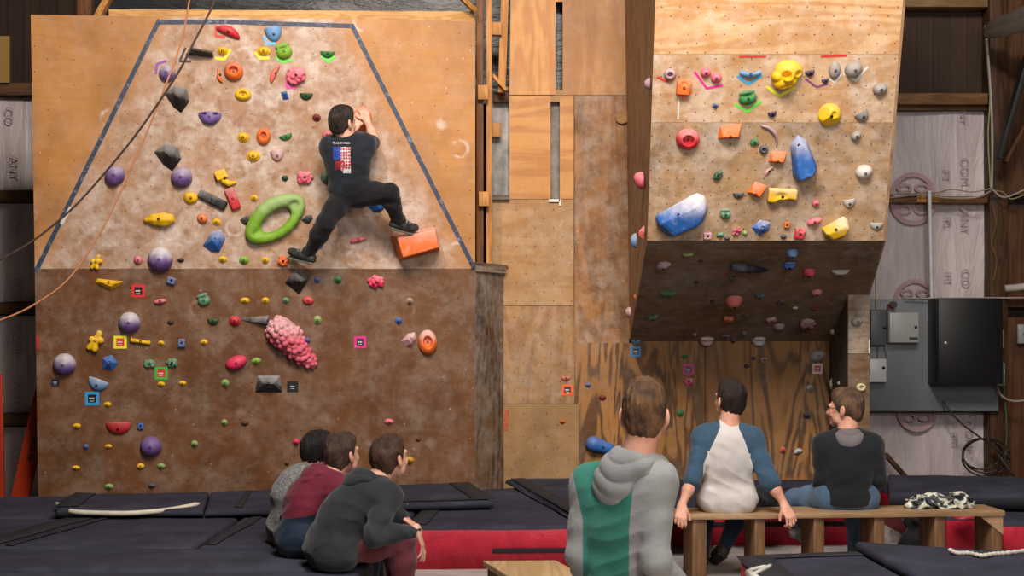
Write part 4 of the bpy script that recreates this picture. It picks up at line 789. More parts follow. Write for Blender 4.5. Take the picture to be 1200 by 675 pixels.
HOLDS = '''
L|268|38|30|13|-24|banana|red|.1|red curved bar hold at the top of the taped wall, beside red tape
L|321|41|20|17|10|half|lblu|.1|light blue half dome hold highest on the taped wall, above pale blue tape
L|234|62|33|15|-3|tri|blk|.35|black wedge volume beside the black corner tape, crossed by the ropes
L|261|60|13|12|0|knob|yel|.1|yellow knob on yellow tape touching the black wedge volume
L|309|60|16|12|0|knob|yel|.1|yellow knob on yellow tape just left of the lime hold
L|333|61|19|17|20|jug|lime|.1|lime green jug on lime tape near the top of the taped wall
L|384|63|17|11|0|shelf|grn|.1|green edge hold over the lime tape V, nearest the top right tape corner
L|196|86|19|20|0|ball|pur|.6|chalky purple ball beside the purple tape, crossed by the orange rope
L|274|84|22|22|0|donut|org|.2|orange doughnut hold high on the taped wall with a curved orange horn beside it
L|258|88|13|18|35|curve|org|.4|thin curved orange horn hold hugging the orange doughnut
L|323|86|12|24|-12|curve|sal|.1|slim salmon pinch standing just left of the pink knobbly heart
L|347|89|26|24|8|cluster|pink|.3|pink knobbly heart-shaped hold on magenta tape
L|207|116|30|34|0|pent|blk|.35|upper of the two black pointed volumes near the left tape leg
L|285|111|19|14|0|oval|yel|.1|yellow oval jug directly under the orange doughnut
L|334|112|13|12|-30|kite|blu|.05|small blue triangular hold left of the dark green one, below the pink heart
L|359|112|16|12|0|shelf|dgrn|.1|dark green edge hold below the pink knobbly heart
L|246|138|27|17|0|eyes|pur|.2|purple two-pocket hold under the upper black volume
L|285|161|14|13|0|knob|yel|.1|yellow round hold left of the orange oval jug
L|309|160|16|20|-5|oval|org|.1|orange oval jug with a deep pocket between yellow and green holds
L|335|160|16|10|18|shelf|grn|.15|green slanting edge right of the orange oval jug
L|371|138|10|10|0|knob|dred|.1|small dark red button hold left of the climber's head
L|383|158|11|9|0|blob|pink|.2|small pink hold peeping over the climber's shoulder
L|424|139|22|28|-10|donut|org|.3|orange ring hold gripped by the climber's hands
L|196|184|33|34|0|pent|blk|.35|lower of the two black pointed volumes, above the purple ball
L|213|208|25|25|0|ball|pur|.4|purple ball directly under the lower black pointed volume
L|297|183|17|15|0|knob|yel|.1|yellow knob with a dimple below the orange oval jug
L|325|183|16|14|5|half|ppink|.6|pale pink half dome right of the dimpled yellow knob
L|264|209|27|21|0|two|yel|.1|yellow two-piece hold, a square with a wing, above the black bar
L|334|209|8|8|0|knob|dgrn|.1|tiny dark green button above the lime loop
L|224|232|17|14|0|blob|yel|.1|chunky yellow hold touching the upper end of the black bar
L|249|234|35|11|-27|bar|blk|.3|long black bar hold slanting between yellow and red holds
L|273|233|11|26|22|bar|red|.35|red slab with a chalky stripe beside the lower end of the black bar
L|298|232|9|9|0|knob|yel|.05|small yellow button left of the lime loop's top
L|237|256|12|12|0|blob|org|.35|small chalky orange hold below the black bar
L|254|260|10|9|0|knob|yel|.1|small yellow button above the faceted blue hold
L|288|258|14|12|-10|facet|dgry|.2|dark grey rock-like hold at the left tip of the lime loop
L|323|257|82|42|37|ring|lime|.12|huge lime green loop-shaped hold left of the climber's leg
L|187|257|35|17|0|long|yel|.1|long ridged yellow pod above the large purple ball
L|251|283|28|27|10|facet|blu|.45|faceted blue hold chalked white on top, left of the lime loop
L|188|304|29|29|0|ball|pur|.8|largest purple ball, its top white with chalk
L|162|305|10|11|0|blob|pink|.5|small pink hold left of the largest purple ball
L|212|305|8|6|0|knob|blk|.1|tiny black button right of the largest purple ball
L|261|304|10|9|0|knob|yel|.1|small yellow button directly below the faceted blue hold
L|286|305|12|11|0|knob|lime|.25|small lime button between two yellow ones under the lime loop
L|311|305|9|9|0|knob|yel|.1|small yellow button right of the lime button under the lime loop
L|332|306|15|15|0|cluster|org|.1|orange-red pronged hold beside the climber's lower foot
L|135|206|23|26|-5|egg|pur|.45|purple rounded hold by the left tape leg, between the ropes
L|113|307|16|17|0|claw|yel|.1|yellow twisted hold near the foot of the left tape leg
L|357|208|22|17|0|cluster|pink|.4|pink ribbed hold left of the climber's back
L|383|208|15|14|0|blob|sage|.2|green hold half hidden behind the climber's waist
L|360|257|14|11|0|facet|dgry|.15|dark grey hold between the lime loop and the climber's thigh
L|442|241|24|16|-5|facet|blu|.05|blue block hold behind the climber's bent thigh
L|374|286|12|13|20|kite|blu|.05|blue hold half hidden behind the climber's straight shin
L|420|281|23|11|-8|pinch|pink|.2|long pink hold on the wall between the climber's feet
L|486.5|286|56|36|7|vol|org|.25|big orange box volume under the climber's higher foot
L|128|332|34|17|12|wing|yel|.1|long pointed yellow hold below the twisted yellow one
L|188|353|12|12|-30|pinch|pink|.5|small pink chalky hold above the middle purple ball's right side
L|152|378|25|25|0|ball|pur|.8|purple ball above the yellow-framed route tag
L|112|399|18|24|-10|claw|yel|.1|yellow figure-like hold with prongs, left of the yellow-framed tag
L|165|400|24|12|-5|dragon|yel|.1|yellow spiky rail hold right of the yellow-framed tag
L|189|402|8|7|0|knob|yel|.1|tiny yellow foothold right of the spiky yellow rail
L|76|427|26|26|0|ball|pur|.8|purple ball furthest left, above the purple-framed tag
L|128|425|21|20|-15|leaf|blu|.2|smooth blue shield-shaped hold above the pale blue one
L|176|426|15|12|0|cluster|sage|.2|left one of the two lumpy sage green holds over the green-framed tag
L|202|425|15|12|0|cluster|sage|.2|right one of the two lumpy sage green holds over the green-framed tag
L|189|450|9|7|0|knob|yel|.1|tiny yellow foothold just under the green-framed tag
L|114|451|25|15|-20|half|lblu|.9|pale chalky blue edge hold above the blue-framed tag
L|201|329|11|9|-20|block|sblu|.4|small blue block hold under the largest purple ball
L|239|352|15|14|20|jug|sage|.2|green rounded hold with a pocket, above the dark green one
L|287|352|11|8|0|knob|yel|.1|small yellow foothold, left one of the pair above the red round hold
L|311|352|9|8|0|knob|yel|.1|small yellow foothold, right one of the pair above the grey wedge
L|335|352|9|8|0|knob|sage|.3|faint green-grey foothold above the pink knobbly giant
L|200|378|8|6|0|knob|brn|.0|tiny brown foothold right of the ball over the yellow tag
L|250|376|14|11|0|shelf|dgrn|.2|dark green hold left of the red round one
L|275|376|14|14|0|knob|red|.2|round red hold touching the tip of the grey wedge
L|299|376|32|13|0|spear|dgry|.6|grey tapering wedge volume right of the round red hold
L|213|402|9|11|0|block|sblu|.4|small blue-grey foothold between two tiny yellow ones
L|239|401|9|8|0|knob|yel|.1|tiny yellow foothold alone above the lumpy sage holds
L|277|425|26|17|15|egg|hot|.05|smooth raspberry red egg left of the pink knobbly giant
L|300|423|12|9|10|knob|lime|.2|small lime foothold between the red egg and the pink giant
L|214|449|9|7|0|knob|yel|.1|tiny yellow foothold right of the green-framed tag
L|264|449|10|11|0|knob|pgrn|.2|pale green foothold left of the black box volume
L|315|450|32|20|0|pyr|dgry|.45|dark grey box volume with chalky top beside the black tag
L|340|399|58|60|0|brain|pink|.3|giant pink knobbly hold shaped like a leg of lamb
L|349|330|31|31|0|dia|blk|.25|black diamond volume under the climber's lower foot
L|372|328|8|9|0|knob|sblu|.2|tiny blue foothold right of the black diamond volume
L|396|328|10|10|0|knob|grn|.2|small green foothold right of the tiny blue one
L|441|330|22|16|-5|cluster|hot|.45|crimson ribbed hold with a chalky top below the long pink one
L|361|352|14|10|-8|smooth|red|.15|small bright red oval hold above the pink giant's top
L|372|375|10|12|0|knob|pgrn|.3|pale green foothold right of the pink giant
L|360|399|8|8|0|knob|sblu|.1|tiny blue foothold peeping out behind the pink giant
L|480|353|9|9|0|knob|tan|.3|small brown foothold above the blue one, under the orange volume
L|467|376|9|9|0|knob|blu|.2|small bright blue foothold above the chalky pink block
L|479|398|19|18|0|facet|ppink|.6|chalky pale pink block touching the orange ring hold
L|501|401|22|30|5|donut|org|.55|orange ring hold with a chalky rim right of the pale pink block
L|126|474|9|7|0|knob|yel|.1|tiny yellow foothold right of the blue-framed tag
L|90|499|10|7|0|knob|yel|.1|tiny yellow foothold left of the red half-moon hold
L|139|502|30|16|0|half|red|.1|red half-moon hold, flat side up, low on the taped wall
L|165|499|7|8|0|block|blu|.1|tiny blue foothold right of the red half-moon
L|101|523|7|7|0|knob|sblu|.1|tiny slate blue foothold below the red half-moon's left end
L|127|523|9|6|0|knob|yel|.1|tiny yellow foothold directly below the red half-moon
L|177|523|25|24|0|ball|pur|.05|clean purple ball lowest on the taped wall
L|89|548|10|6|0|knob|yel|.1|tiny yellow foothold lowest near the wall's left edge
L|165|546|9|7|0|smooth|yel|.1|tiny smooth yellow foothold just under the clean purple ball
L|189|546|10|8|0|knob|pgrn|.3|pale green foothold below and right of the clean purple ball
L|128|570|11|8|0|knob|pgrn|.3|pale green foothold just above the mat with the white edge
L|178|569|10|7|0|knob|slate|.2|slate grey foothold just above the mat, under the purple ball
L|263|495|8|9|0|knob|pgrn|.3|pale green foothold, upper one in the empty lower middle of the wall
L|287|496|9|6|0|knob|brn|.1|brown foothold inside a chalk ring under the dark box volume
L|228|520|9|9|0|knob|pgrn|.2|pale green foothold right of the clean purple ball
L|347|518|9|9|0|knob|hot|.1|small bright raspberry foothold left of the dark-haired head in grey
L|336|543|6|5|0|knob|brn|.0|tiny dark brown foothold above the grey sweatshirt's shoulder
L|456|494|12|8|0|knob|pink|.5|small pink foothold above the black hoodie man's head
L|479|539|13|9|-5|knob|gold|.1|golden orange hold right of the black hoodie man's face
L|490|515|6|5|0|knob|brn|.1|faint brown foothold above the golden orange one
B|663|443|12|8|0|shelf|sal|.5|salmon edge hold directly above the orange-framed tag
B|689|451|8|6|0|knob|sblu|.4|small blue-grey foothold right of the orange-framed tag
B|706|466|9|7|0|knob|dred|.1|small red foothold beside the seated man in green's head
B|659|494|8|6|0|knob|dorg|.1|small rust foothold on the pale low panel below the orange-framed tag
B|706|523|32|21|-12|roll|blu|.1|large blue roll-shaped hold behind the green-shirted man's shoulder
B|797|484|9|8|0|smooth|grn|.1|green round foothold between the green and the white shirted men
B|780|540|8|6|0|knob|pgrn|.1|faint green foothold low on the grainy ply behind the green shirt's shoulder
B|807|447|14|10|0|cluster|pink|.5|pink ribbed foothold directly under the magenta-framed tag by the tower
B|802|418|7|5|0|smooth|grn|.0|tiny green foothold just above the magenta-framed tag by the tower
B|745|399|15|10|0|half|lblu|.9|chalky pale hold directly above the blue-framed tag at the tower's foot
B|949|454|8|7|0|knob|wht|.3|small white foothold below the white-framed red tag
B|945|487|9|8|0|knob|dpur|.2|dark purple foothold between the two seated men on the bench
B|917|527|8|9|0|knob|sal|.2|salmon foothold low on the grainy ply, left of the white one
B|935|529|10|7|15|banana|wht|.2|white curved foothold low beside the black sweater
B|900|546|5|8|0|knob|red|.1|tiny red foothold low behind the raglan shirt's elbow
B|855|446|12|6|0|knob|org|.1|orange foothold just above the raglan shirt man's hair
B|875|429|7|6|0|knob|dpur|.2|tiny dark purple foothold under the tower's chalky pair
B|895|422|10|9|0|cluster|apink|.4|rosy grey lumpy foothold just below the tower underside
B|883|420|5|5|0|knob|dpur|.2|tiny black foothold left of the rosy lumpy one
B|958|417|21|13|12|smooth|gry|.4|pale grey pebble hold above the white-framed red tag
T|785|87|14|14|0|donut|apink|.5|maroon-grey round pocket hold over the red tape on the tower
T|801|102|17|16|-5|brick|org|.1|orange block on orange tape high on the tower
T|827|85|12|12|0|blob|pink|.2|upper pink blob of the pair inside the magenta tape
T|839|91|13|13|0|blob|pink|.2|lower pink blob of the pair inside the magenta tape
T|879|86|27|13|0|lip|lblu|.25|light blue crescent edge on blue tape on the tower
T|876|115|22|16|12|jug|grn|.1|dark green jug on lime tape below the blue crescent
T|838|124|9|9|20|kite|sblu|.3|small grey-blue hold right of the white chalk stroke
T|905|133|11|10|15|shelf|dpur|.1|small dark purple hook hold below the yellow skull
T|806|163|28|25|-8|donut|red|.35|red square ring hold on the tower front
T|855|154|28|20|0|cheese|org|.15|big orange block right of the red square ring
T|884|166|12|9|0|cluster|grn|.2|green lumpy hold left of the rosy thin rib
T|921|88|39|39|0|skull|yel|.05|large yellow skull-shaped hold on yellow tape
T|949|85|12|11|15|shelf|dpur|.2|dark purple hook hold between the yellow skull and the grey egg
T|967|94|9|8|15|shelf|dpur|.2|smaller dark purple hook at the end of the purple tape
T|978|82|14|21|0|smooth|gry|.1|tall grey egg hold left of the bigger grey one
T|1000|81|21|21|10|egg|gry|.1|biggest grey dome hold above the white tape
T|1031|104|17|15|0|egg|gry|.1|grey dome hold nearest the tower's right edge, upper
T|1011|136|17|14|35|half|gry|.2|grey slanting dome right of the yellow dome hold
T|1003|159|13|12|20|egg|gry|.15|small grey dome below the slanting grey one
T|972|134|27|27|-5|face|yel|.1|yellow faceted dome hold on the tower's right half
T|904|157|33|12|-52|arc|apink|.3|thin rosy curved rib hold slanting below the purple hook
T|941|184|35|56|0|tall|blu|.3|tall blue slab hold on the tower front
T|1012|201|20|18|0|egg|wht|.1|off-white pebble hold right of the tall blue slab
T|895|175|10|11|0|oval|slate|.3|dark grey ring hold just below the lumpy green one
T|911|184|20|16|-8|cheese|org|.3|orange block touching the tall blue slab's left side
T|901|200|8|14|-25|curve|ppink|.3|short pale pink rib between two orange blocks
T|841|205|10|15|-35|cluster|dgrn|.3|dark green hold alone in the middle of the tower front
T|887|222|17|20|-30|cheese|org|.35|orange chalky block left of the yellow hourglass hold
T|865|229|14|8|0|half|slate|.4|dark grey edge left of the chalky orange block
T|916|229|34|20|-3|horned|yel|.45|yellow hourglass jug with a chalky top
T|798|251|65|56|0|sheet|blu|.6|largest blue hold, its top edge white with chalk
T|850|251|13|12|0|jug|sage|.3|sage green hold right of the largest blue one
T|892|266|25|18|20|leaf|blu|.8|blue and white chalked hold left of the tiny orange cube
T|863|270|11|10|0|claw|pink|.2|pink pronged foothold near the tower's lower lip
T|829|276|10|9|0|block|ppink|.4|pale rosy foothold below the largest blue hold
T|844|275|10|8|0|knob|sage|.3|sage green foothold at the tower's lower lip
T|852|279|8|6|0|knob|slate|.3|dark little ring foothold beside the sage one at the lip
T|873|273|5|7|0|knob|pgrn|.2|tiny olive foothold right of the pink pronged one
T|922|263|7|8|0|block|org|.1|tiny orange cube above the orange block at the lip
T|918|277|8|7|0|knob|slate|.3|tiny grey foothold at the lip left of the orange block
T|937|273|12|12|-8|brick|red|.4|orange-red block at the tower's lower lip
T|956|238|9|9|0|blob|pink|.3|small pink button right of the yellow hourglass
T|954|259|12|16|-30|pinch|pink|.4|pink chalky pinch left of the half-white yellow hold
T|978|266|32|28|0|sheet|yel|.75|half-white yellow shelf hold near the tower's lower right corner
T|995|238|15|11|10|half|wht|.2|white edge above the half-white yellow shelf
T|1027|265|16|9|0|half|wht|.2|white half-round hold at the tower's lower right corner
S|762|98|7|14|0|blob|apink|.3|rosy hold on the tower's side near the top
S|754|212|13|21|0|blob|pink|.3|pink-red rounded hold on the tower's side, halfway down
S|755|273|8|17|0|facet|sal|.4|salmon faceted hold at the tower side's lower corner
S|746|282|8|18|0|smooth|lblu|.8|white-blue oval hold on the tower's side
S|745|348|4|9|0|kite|org|.1|tiny orange pointed hold low on the tower's side
S|739|366|10|13|0|smooth|ppink|.4|pale pink oval hold low on the tower's side
U|777|309|18|10|30|banana|apink|.6|rosy grey curved hold at the underside's upper left
U|806|298|14|6|5|half|pgrn|.5|pale green edge just under the lip of the tower
U|879|310|50|15|-5|horn|nav|.1|long navy blue horn hold on the dark underside
U|858|325|9|6|0|knob|dgrn|.2|dark green foothold below the navy horn
U|821|305|6|4|0|knob|blk|.1|tiny black foothold right of the pale green edge
U|816|330|6|6|0|knob|blk|.1|tiny black foothold above the larger green edge
U|835|352|6|5|0|knob|blk|.1|tiny black foothold left of the red-pink dome
U|783|343|21|9|0|half|grn|.2|green edge hold on the underside's left half
U|860|350|20|17|10|egg|sal|.2|red-pink dome hold in the middle of the underside
U|890|346|12|8|0|half|slate|.3|dark grey edge right of the red-pink dome
U|853|372|13|8|-5|block|dorg|.3|rust red block below the red-pink dome
U|765|371|14|8|18|half|grn|.4|green edge near the underside's lower left corner
U|904|373|11|6|28|bar|ppink|.4|pale rosy bar above the rosy lump on the underside
U|913|381|14|10|0|blob|apink|.4|rosy lump right of the pale rosy bar
U|915|353|10|8|0|facet|dgry|.2|dark faceted foothold below the blue pair
U|828|398|17|15|0|jug|ppink|.7|chalk-white jug low on the underside, left of its twin
U|889|398|16|15|0|jug|wht|.5|chalk-white jug low on the underside, right of its twin
U|814|391|6|6|0|knob|gry|.2|tiny grey foothold left of the first chalk-white jug
U|850|392|12|7|0|shelf|dpur|.4|dark purple edge between the chalk-white jugs
U|860|397|9|6|0|knob|dpur|.3|smaller dark foothold touching the dark purple edge
U|872|389|10|6|0|knob|slate|.5|slate foothold left of the second chalk-white jug
U|928|295|14|12|20|blob|lblu|.1|upper bright blue hold of the pair under the lip
U|925|309|16|11|0|jug|blu|.2|lower deeper blue hold of the pair under the lip
U|948|317|15|12|0|blob|hot|.2|raspberry pink dome right of the blue pair
U|984|318|21|10|0|half|wht|.2|white half-round hold on the underside's right part
U|957|341|13|9|30|smooth|pink|.4|pink oval slanting hold left of the small pillar
U|932|360|7|4|0|smooth|crm|.2|tiny cream foothold left of the maroon holds
U|954|361|11|5|0|half|dred|.1|dark red edge above the maroon lump
U|946|377|22|20|25|cluster|dred|.5|maroon lumpy hold with white chalk streaks
Q|977|388|9|9|0|smooth|wht|.3|white round hold on the pillar's dark side face
P|1004|377|14|11|0|egg|gry|.5|grey pebble on the small pillar's front
Q|975|450|9|17|-12|kite|crm|.2|cream pointed hold left of the glasses man's hair
Q|984|449|6|5|0|smooth|wht|.2|tiny white foothold beside the cream pointed hold
P|1009|454|12|10|0|donut|crm|.1|pale yellow round hold just above the glasses man's hair
'''
for ln in HOLDS.strip().split('\n'):
    f_ = ln.split('|'); dp = {'vol': 30, 'brain': 24, 'ring': 14, 'skull': 18, 'pent': 16, 'dia': 14, 'sheet': 22, 'tall': 20, 'horn': 11, 'spear': 8, 'pyr': 12, 'fin': 16, 'tri': 17, 'roll': 14}.get(f_[6])
    hold(f_[0], float(f_[1]), float(f_[2]), float(f_[3]), float(f_[4]), float(f_[5]), f_[6], f_[7], float(f_[8]), f_[9], dp)
# ---------------------------------------------------------------- tape and route tags
chalk_w = flat('ddd8d2', .9, .1, 40, name='chalk')
def strips(pl, segs, wpx, off=.0012, th=.0012):
    """ribbon pieces lying on the wall; each seg is a list of pixel points"""
    b = MB()
    for k, sg in enumerate(segs):
        P = [pl.hit(*q)+pl.n*(off+th*k*.4) for q in sg]
        for i in range(len(P)-1):
            a, c = P[i], P[i+1]; d = nrm(c-a); s_ = np.cross(pl.n, d); w = wpx*a[1]/F/2; a = a-d*w*.4*(i > 0); t_ = pl.n*(th*.4*(i % 2))
            b.box8([a-s_*w+t_, c-s_*w+t_, c+s_*w+t_, a+s_*w+t_, a-s_*w+pl.n*th+t_, c-s_*w+pl.n*th+t_, c+s_*w+pl.n*th+t_, a+s_*w+pl.n*th+t_])
    return b
t = NT('navy_tape'); v = t.coord(); n = t.noise(v, 22, 5, .7); mt_ = t.out(t.mix(t.sm(n, .5, .72), s2l('26324a'), s2l('7f8594')), .55)
e = strips(PL, [[(187.5, 23), (185, 27), (42, 318)], [(186, 26), (270, 25.6), (340, 28.4), (415, 30.5)], [(412, 29), (556.5, 316)]], 5.2)
tag(e.build('wall_tape', mt_), 'dark blue tape line framing the bouldering area of the taped wall', 'tape')
tag(strips(PL, [[(83, 243), (72, 263)]], 4, .004).build('wall_tape', flat('c9c3bc', .5)), 'short white tape patch over the left leg of the dark blue tape', 'tape')
TAPES = [('L', [[(253, 29.5), (253, 42.5), (264, 43)]], 3, 'd0352c', 'red corner tape beside the red curved bar'), ('L', [[(309, 42), (313, 51), (323, 51)]], 3.5, '5ab0e0', 'pale blue corner tape under the light blue half dome'),
 ('L', [[(217.5, 56), (210.5, 72), (224, 72)]], 2.4, '2a2622', 'black corner tape left of the black wedge volume'), ('L', [[(252, 68), (263, 69.5), (270, 58)]], 3.4, 'e4d820', 'yellow corner tape under the knob by the black wedge'),
 ('L', [[(299, 61), (304, 68), (316, 68)]], 3.4, 'e4d820', 'yellow corner tape under the knob left of the lime jug'), ('L', [[(323, 66), (330, 72.5), (343, 70)]], 3.6, '62d03c', 'lime corner tape under the lime jug'),
 ('L', [[(377, 66), (385, 72.5), (392, 66)]], 3.4, '5fd840', 'lime V tape under the green edge near the tape corner'), ('L', [[(195, 71.5), (184, 75), (182.5, 87)]], 2.8, '8a4a9c', 'purple corner tape by the chalky purple ball'),
 ('L', [[(337, 88), (336, 102), (347, 103)]], 3.6, 'e8309c', 'magenta corner tape under the pink knobbly heart'),
 ('T', [[(770, 90), (781, 95.5), (790, 92)]], 2.4, 'c8332c', 'red tape under the maroon-grey pocket hold'), ('T', [[(793, 108), (801, 114.5), (811, 107)]], 3.6, 'e8642c', 'orange tape under the orange block on the tower'),
 ('T', [[(814, 84), (828, 103.5), (847, 99.5)]], 2.6, 'e0208c', 'magenta V tape around the pair of pink blobs'), ('T', [[(864, 89), (877, 98.5), (893, 88)]], 3, '2f9ad0', 'blue V tape under the light blue crescent'),
 ('T', [[(861, 122), (876, 131), (892, 118)]], 3, '5fd840', 'lime V tape under the dark green jug'), ('T', [[(866, 66.2), (898, 66.2)]], 2.4, 'c03c38', 'red tape line above the light blue crescent'), ('T', [[(962, 66), (992, 65)]], 2.8, 'c8322c', 'red tape line above the grey domes'),
 ('T', [[(898, 101.5), (914, 112.5), (932, 102)]], 3.2, 'd8dc20', 'yellow V tape under the yellow skull hold'), ('T', [[(943.5, 92), (957, 102), (970, 98)]], 2.2, '7a3c7c', 'purple V tape under the dark purple hooks'),
 ('T', [[(972, 92.5), (978, 96.5), (986, 87)]], 2.2, 'dcd8d2', 'white V tape under the tall grey egg'), ('T', [[(988, 86), (1003, 94.5), (1017, 78)]], 2.4, 'dcd8d2', 'white V tape under the biggest grey dome'),
 ('T', [[(795.5, 115), (794.5, 140)]], 2, 'd8d0cc', 'white stroke of tape under the orange block on the tower')]
for pk, sg, w_, c_, lab in TAPES: tag(strips(PLN[pk], sg, w_).build('route_tape', flat(c_, .5, .06)), lab, 'tape', 'coloured tape marking the start holds')
TAGS = [('L', 162, 341, 15, 'd8262c', '1a1614', 'red-framed black route tag above the chalky purple ball'), ('L', 141, 401, 15, 'e8e020', 'd83028', 'yellow-framed red route tag between the yellow holds'), ('L', 189, 437.5, 15, '3fb03c', 'd03028', 'green-framed red route tag under the two lumpy sage holds'),
 ('L', 65, 448, 10, '3c2440', '141012', 'small purple-framed black route tag below the leftmost purple ball'), ('L', 108, 467, 16, '2f9ad8', '14181c', 'blue-framed black route tag below the pale chalky hold'), ('L', 343, 453, 13, '151515', '1c1c1c', 'black route tag beside the dark grey box volume'),
 ('L', 422, 401, 14, 'e0288c', '2a2428', 'magenta-framed route tag in the bare middle of the taped wall'), ('B', 665, 457, 13, 'f06020', '3a2a24', 'orange-framed route tag on the centre ply'), ('B', 745, 412, 12, '2f8ac8', '1a1c20', 'blue-framed route tag at the foot of the tower'),
 ('B', 807, 433, 13, 'd8208c', '1e2a3c', 'magenta-framed route tag below the tower underside'), ('B', 958, 432, 12, 'dcd4cc', 'c8281e', 'white-framed red route tag below the pale grey pebble')]
for pk, x, y, s_, c0, c1, lab in TAGS:
    pl = PLN[pk]; p = pl.hit(x, y); Y = p[1]; R = s_*Y/F/2; e = empty('route_tag', p, lab, 'route tag', 'square route tags on the walls')
    k = R*.2; b = MB()
    def q(u, v, w): return p+pl.u*u+pl.v*v+pl.n*w
    def bx(b, u0, v0, u1, v1, w0, w1): b.box8([q(u0, v0, w0), q(u1, v0, w0), q(u1, v0, w1), q(u0, v0, w1), q(u0, v1, w0), q(u1, v1, w0), q(u1, v1, w1), q(u0, v1, w1)])
    for (u0, v0, u1, v1) in ((-R, R-2*k, R, R), (-R, -R, R, -R+2*k), (-R, -R+2*k, -R+2*k, R-2*k), (R-2*k, -R+2*k, R, R-2*k)): bx(b, u0, v0, u1, v1, .002, .0035)
    b.build('tape_frame', flat(c0, .5, .06), e); b = MB(); bx(b, -R+2*k-.002, -R+2*k-.002, R-2*k+.002, R-2*k+.002, .001, .0028); cd = b.build('card', flat(c1, .4, .05), e)
    b = MB(); r = R*.42
    for (u0, u1) in ((-1, -.72), (-.6, -.2), (-.08, .3), (.45, .72)): bx(b, u0*r, -.22*r, u1*r, .3*r, .0028, .0034)
    for (u0, u1) in ((-.8, -.3), (-.1, .6)): bx(b, u0*r, -.95*r, u1*r, -.75*r, .0028, .0034)
    b.build('printed_grade', flat('e0dcd8', .5, .03), cd)
tag(strips(PL, [[(44, 393), (44.6, 410)]], 4, .002).build('wall_tape', flat('a83432', .5, .3, 40)), 'small scrap of red tape on the left edge of the taped wall', 'tape')
tag(strips(PB, [[(594, 480), (593, 505)]], 5, .002).build('wall_tape', flat('b4542c', .6, .3, 30)), 'faded orange tape scrap low on the centre ply by the wall corner', 'tape')
# ---------------------------------------------------------------- ropes
def rope(lab, pts, r, col):
    t = NT('rope_sheath'); v = t.coord(); w_ = t.n('TexWave', Vector=v, Scale=60, Distortion=2).outputs[0]; m = t.out(t.mix(w_, s2l(col), tuple(c*.55 for c in s2l(col)[:3])+(1,)), .8)
    b = MB(); b.tube(resample(pts, 60), r, 7); tag(b.build('climbing_rope', m, smooth=True), lab, 'rope', 'ropes hanging across the taped wall')
rope('brown rope hanging from the roof and swagging to the left edge', [D(262, -40, 10.6), D(251, 2, 10.6), D(228, 48, 10.5), D(207, 88, 10.5), D(165, 150, 10.5), D(125, 200, 10.5), D(85, 244, 10.4), D(40, 281, 10.3), D(0, 304, 10.2), D(-60, 330, 10.1)], .0085, '4a3428')
rope('thin orange rope hanging from the roof and curving to the left edge', [D(227, -40, 10.9), D(222, 0, 10.9), D(212, 50, 10.9), D(196, 95, 10.8), D(174, 150, 10.8), D(150, 205, 10.7), D(120, 268, 10.6), D(82, 325, 10.5), D(40, 357, 10.4), D(0, 375, 10.3), D(-60, 392, 10.2)], .0075, 'c8845a')
# ================================================================ crash mats
t = NT('mat_carpet'); v = t.coord(); n = t.noise(v, 2.2, 6, .7, .4); f = t.noise(v, 220, 2); sp = t.n('TexVoronoi', Vector=v, Scale=7.0).outputs['Distance']
c = t.ramp(n, [(.3, s2l('2a2a34')), (.75, s2l('40404e'))]); c = t.mix(t.math('MULTIPLY', t.math('LESS_THAN', sp, .035), .5), c, s2l('9a9690')); c = t.mix(t.math('MULTIPLY', t.sm(t.noise(v, 1.1, 5, .7), .55, .75), .25), c, s2l('5a5a66'))
t.bump(t.math('ADD', t.math('MULTIPLY', n, 1.0), t.math('MULTIPLY', f, .05)), .5, .03); mcarp = t.out(c, .92, 0, .15)
mblack = flat('1d1d25', .8, .2, 8, bump=.3, name='mat_vinyl'); 
t = NT('red_vinyl'); v = t.coord(scale=(1, 1, .5)); n = t.noise(v, 4, 4, .6, .8); c = t.ramp(n, [(.3, s2l('a2162c')), (.75, s2l('c8243c'))]); c = t.mix(t.math('MULTIPLY', t.sm(t.noise(v, 9, 5, .7), .55, .75), .2), c, s2l('5c1018')); t.bump(n, .6, .04); mred = t.out(c, .5, 0, .4)
mstrap = fabric('221a1e', 120, .8, name='webbing')
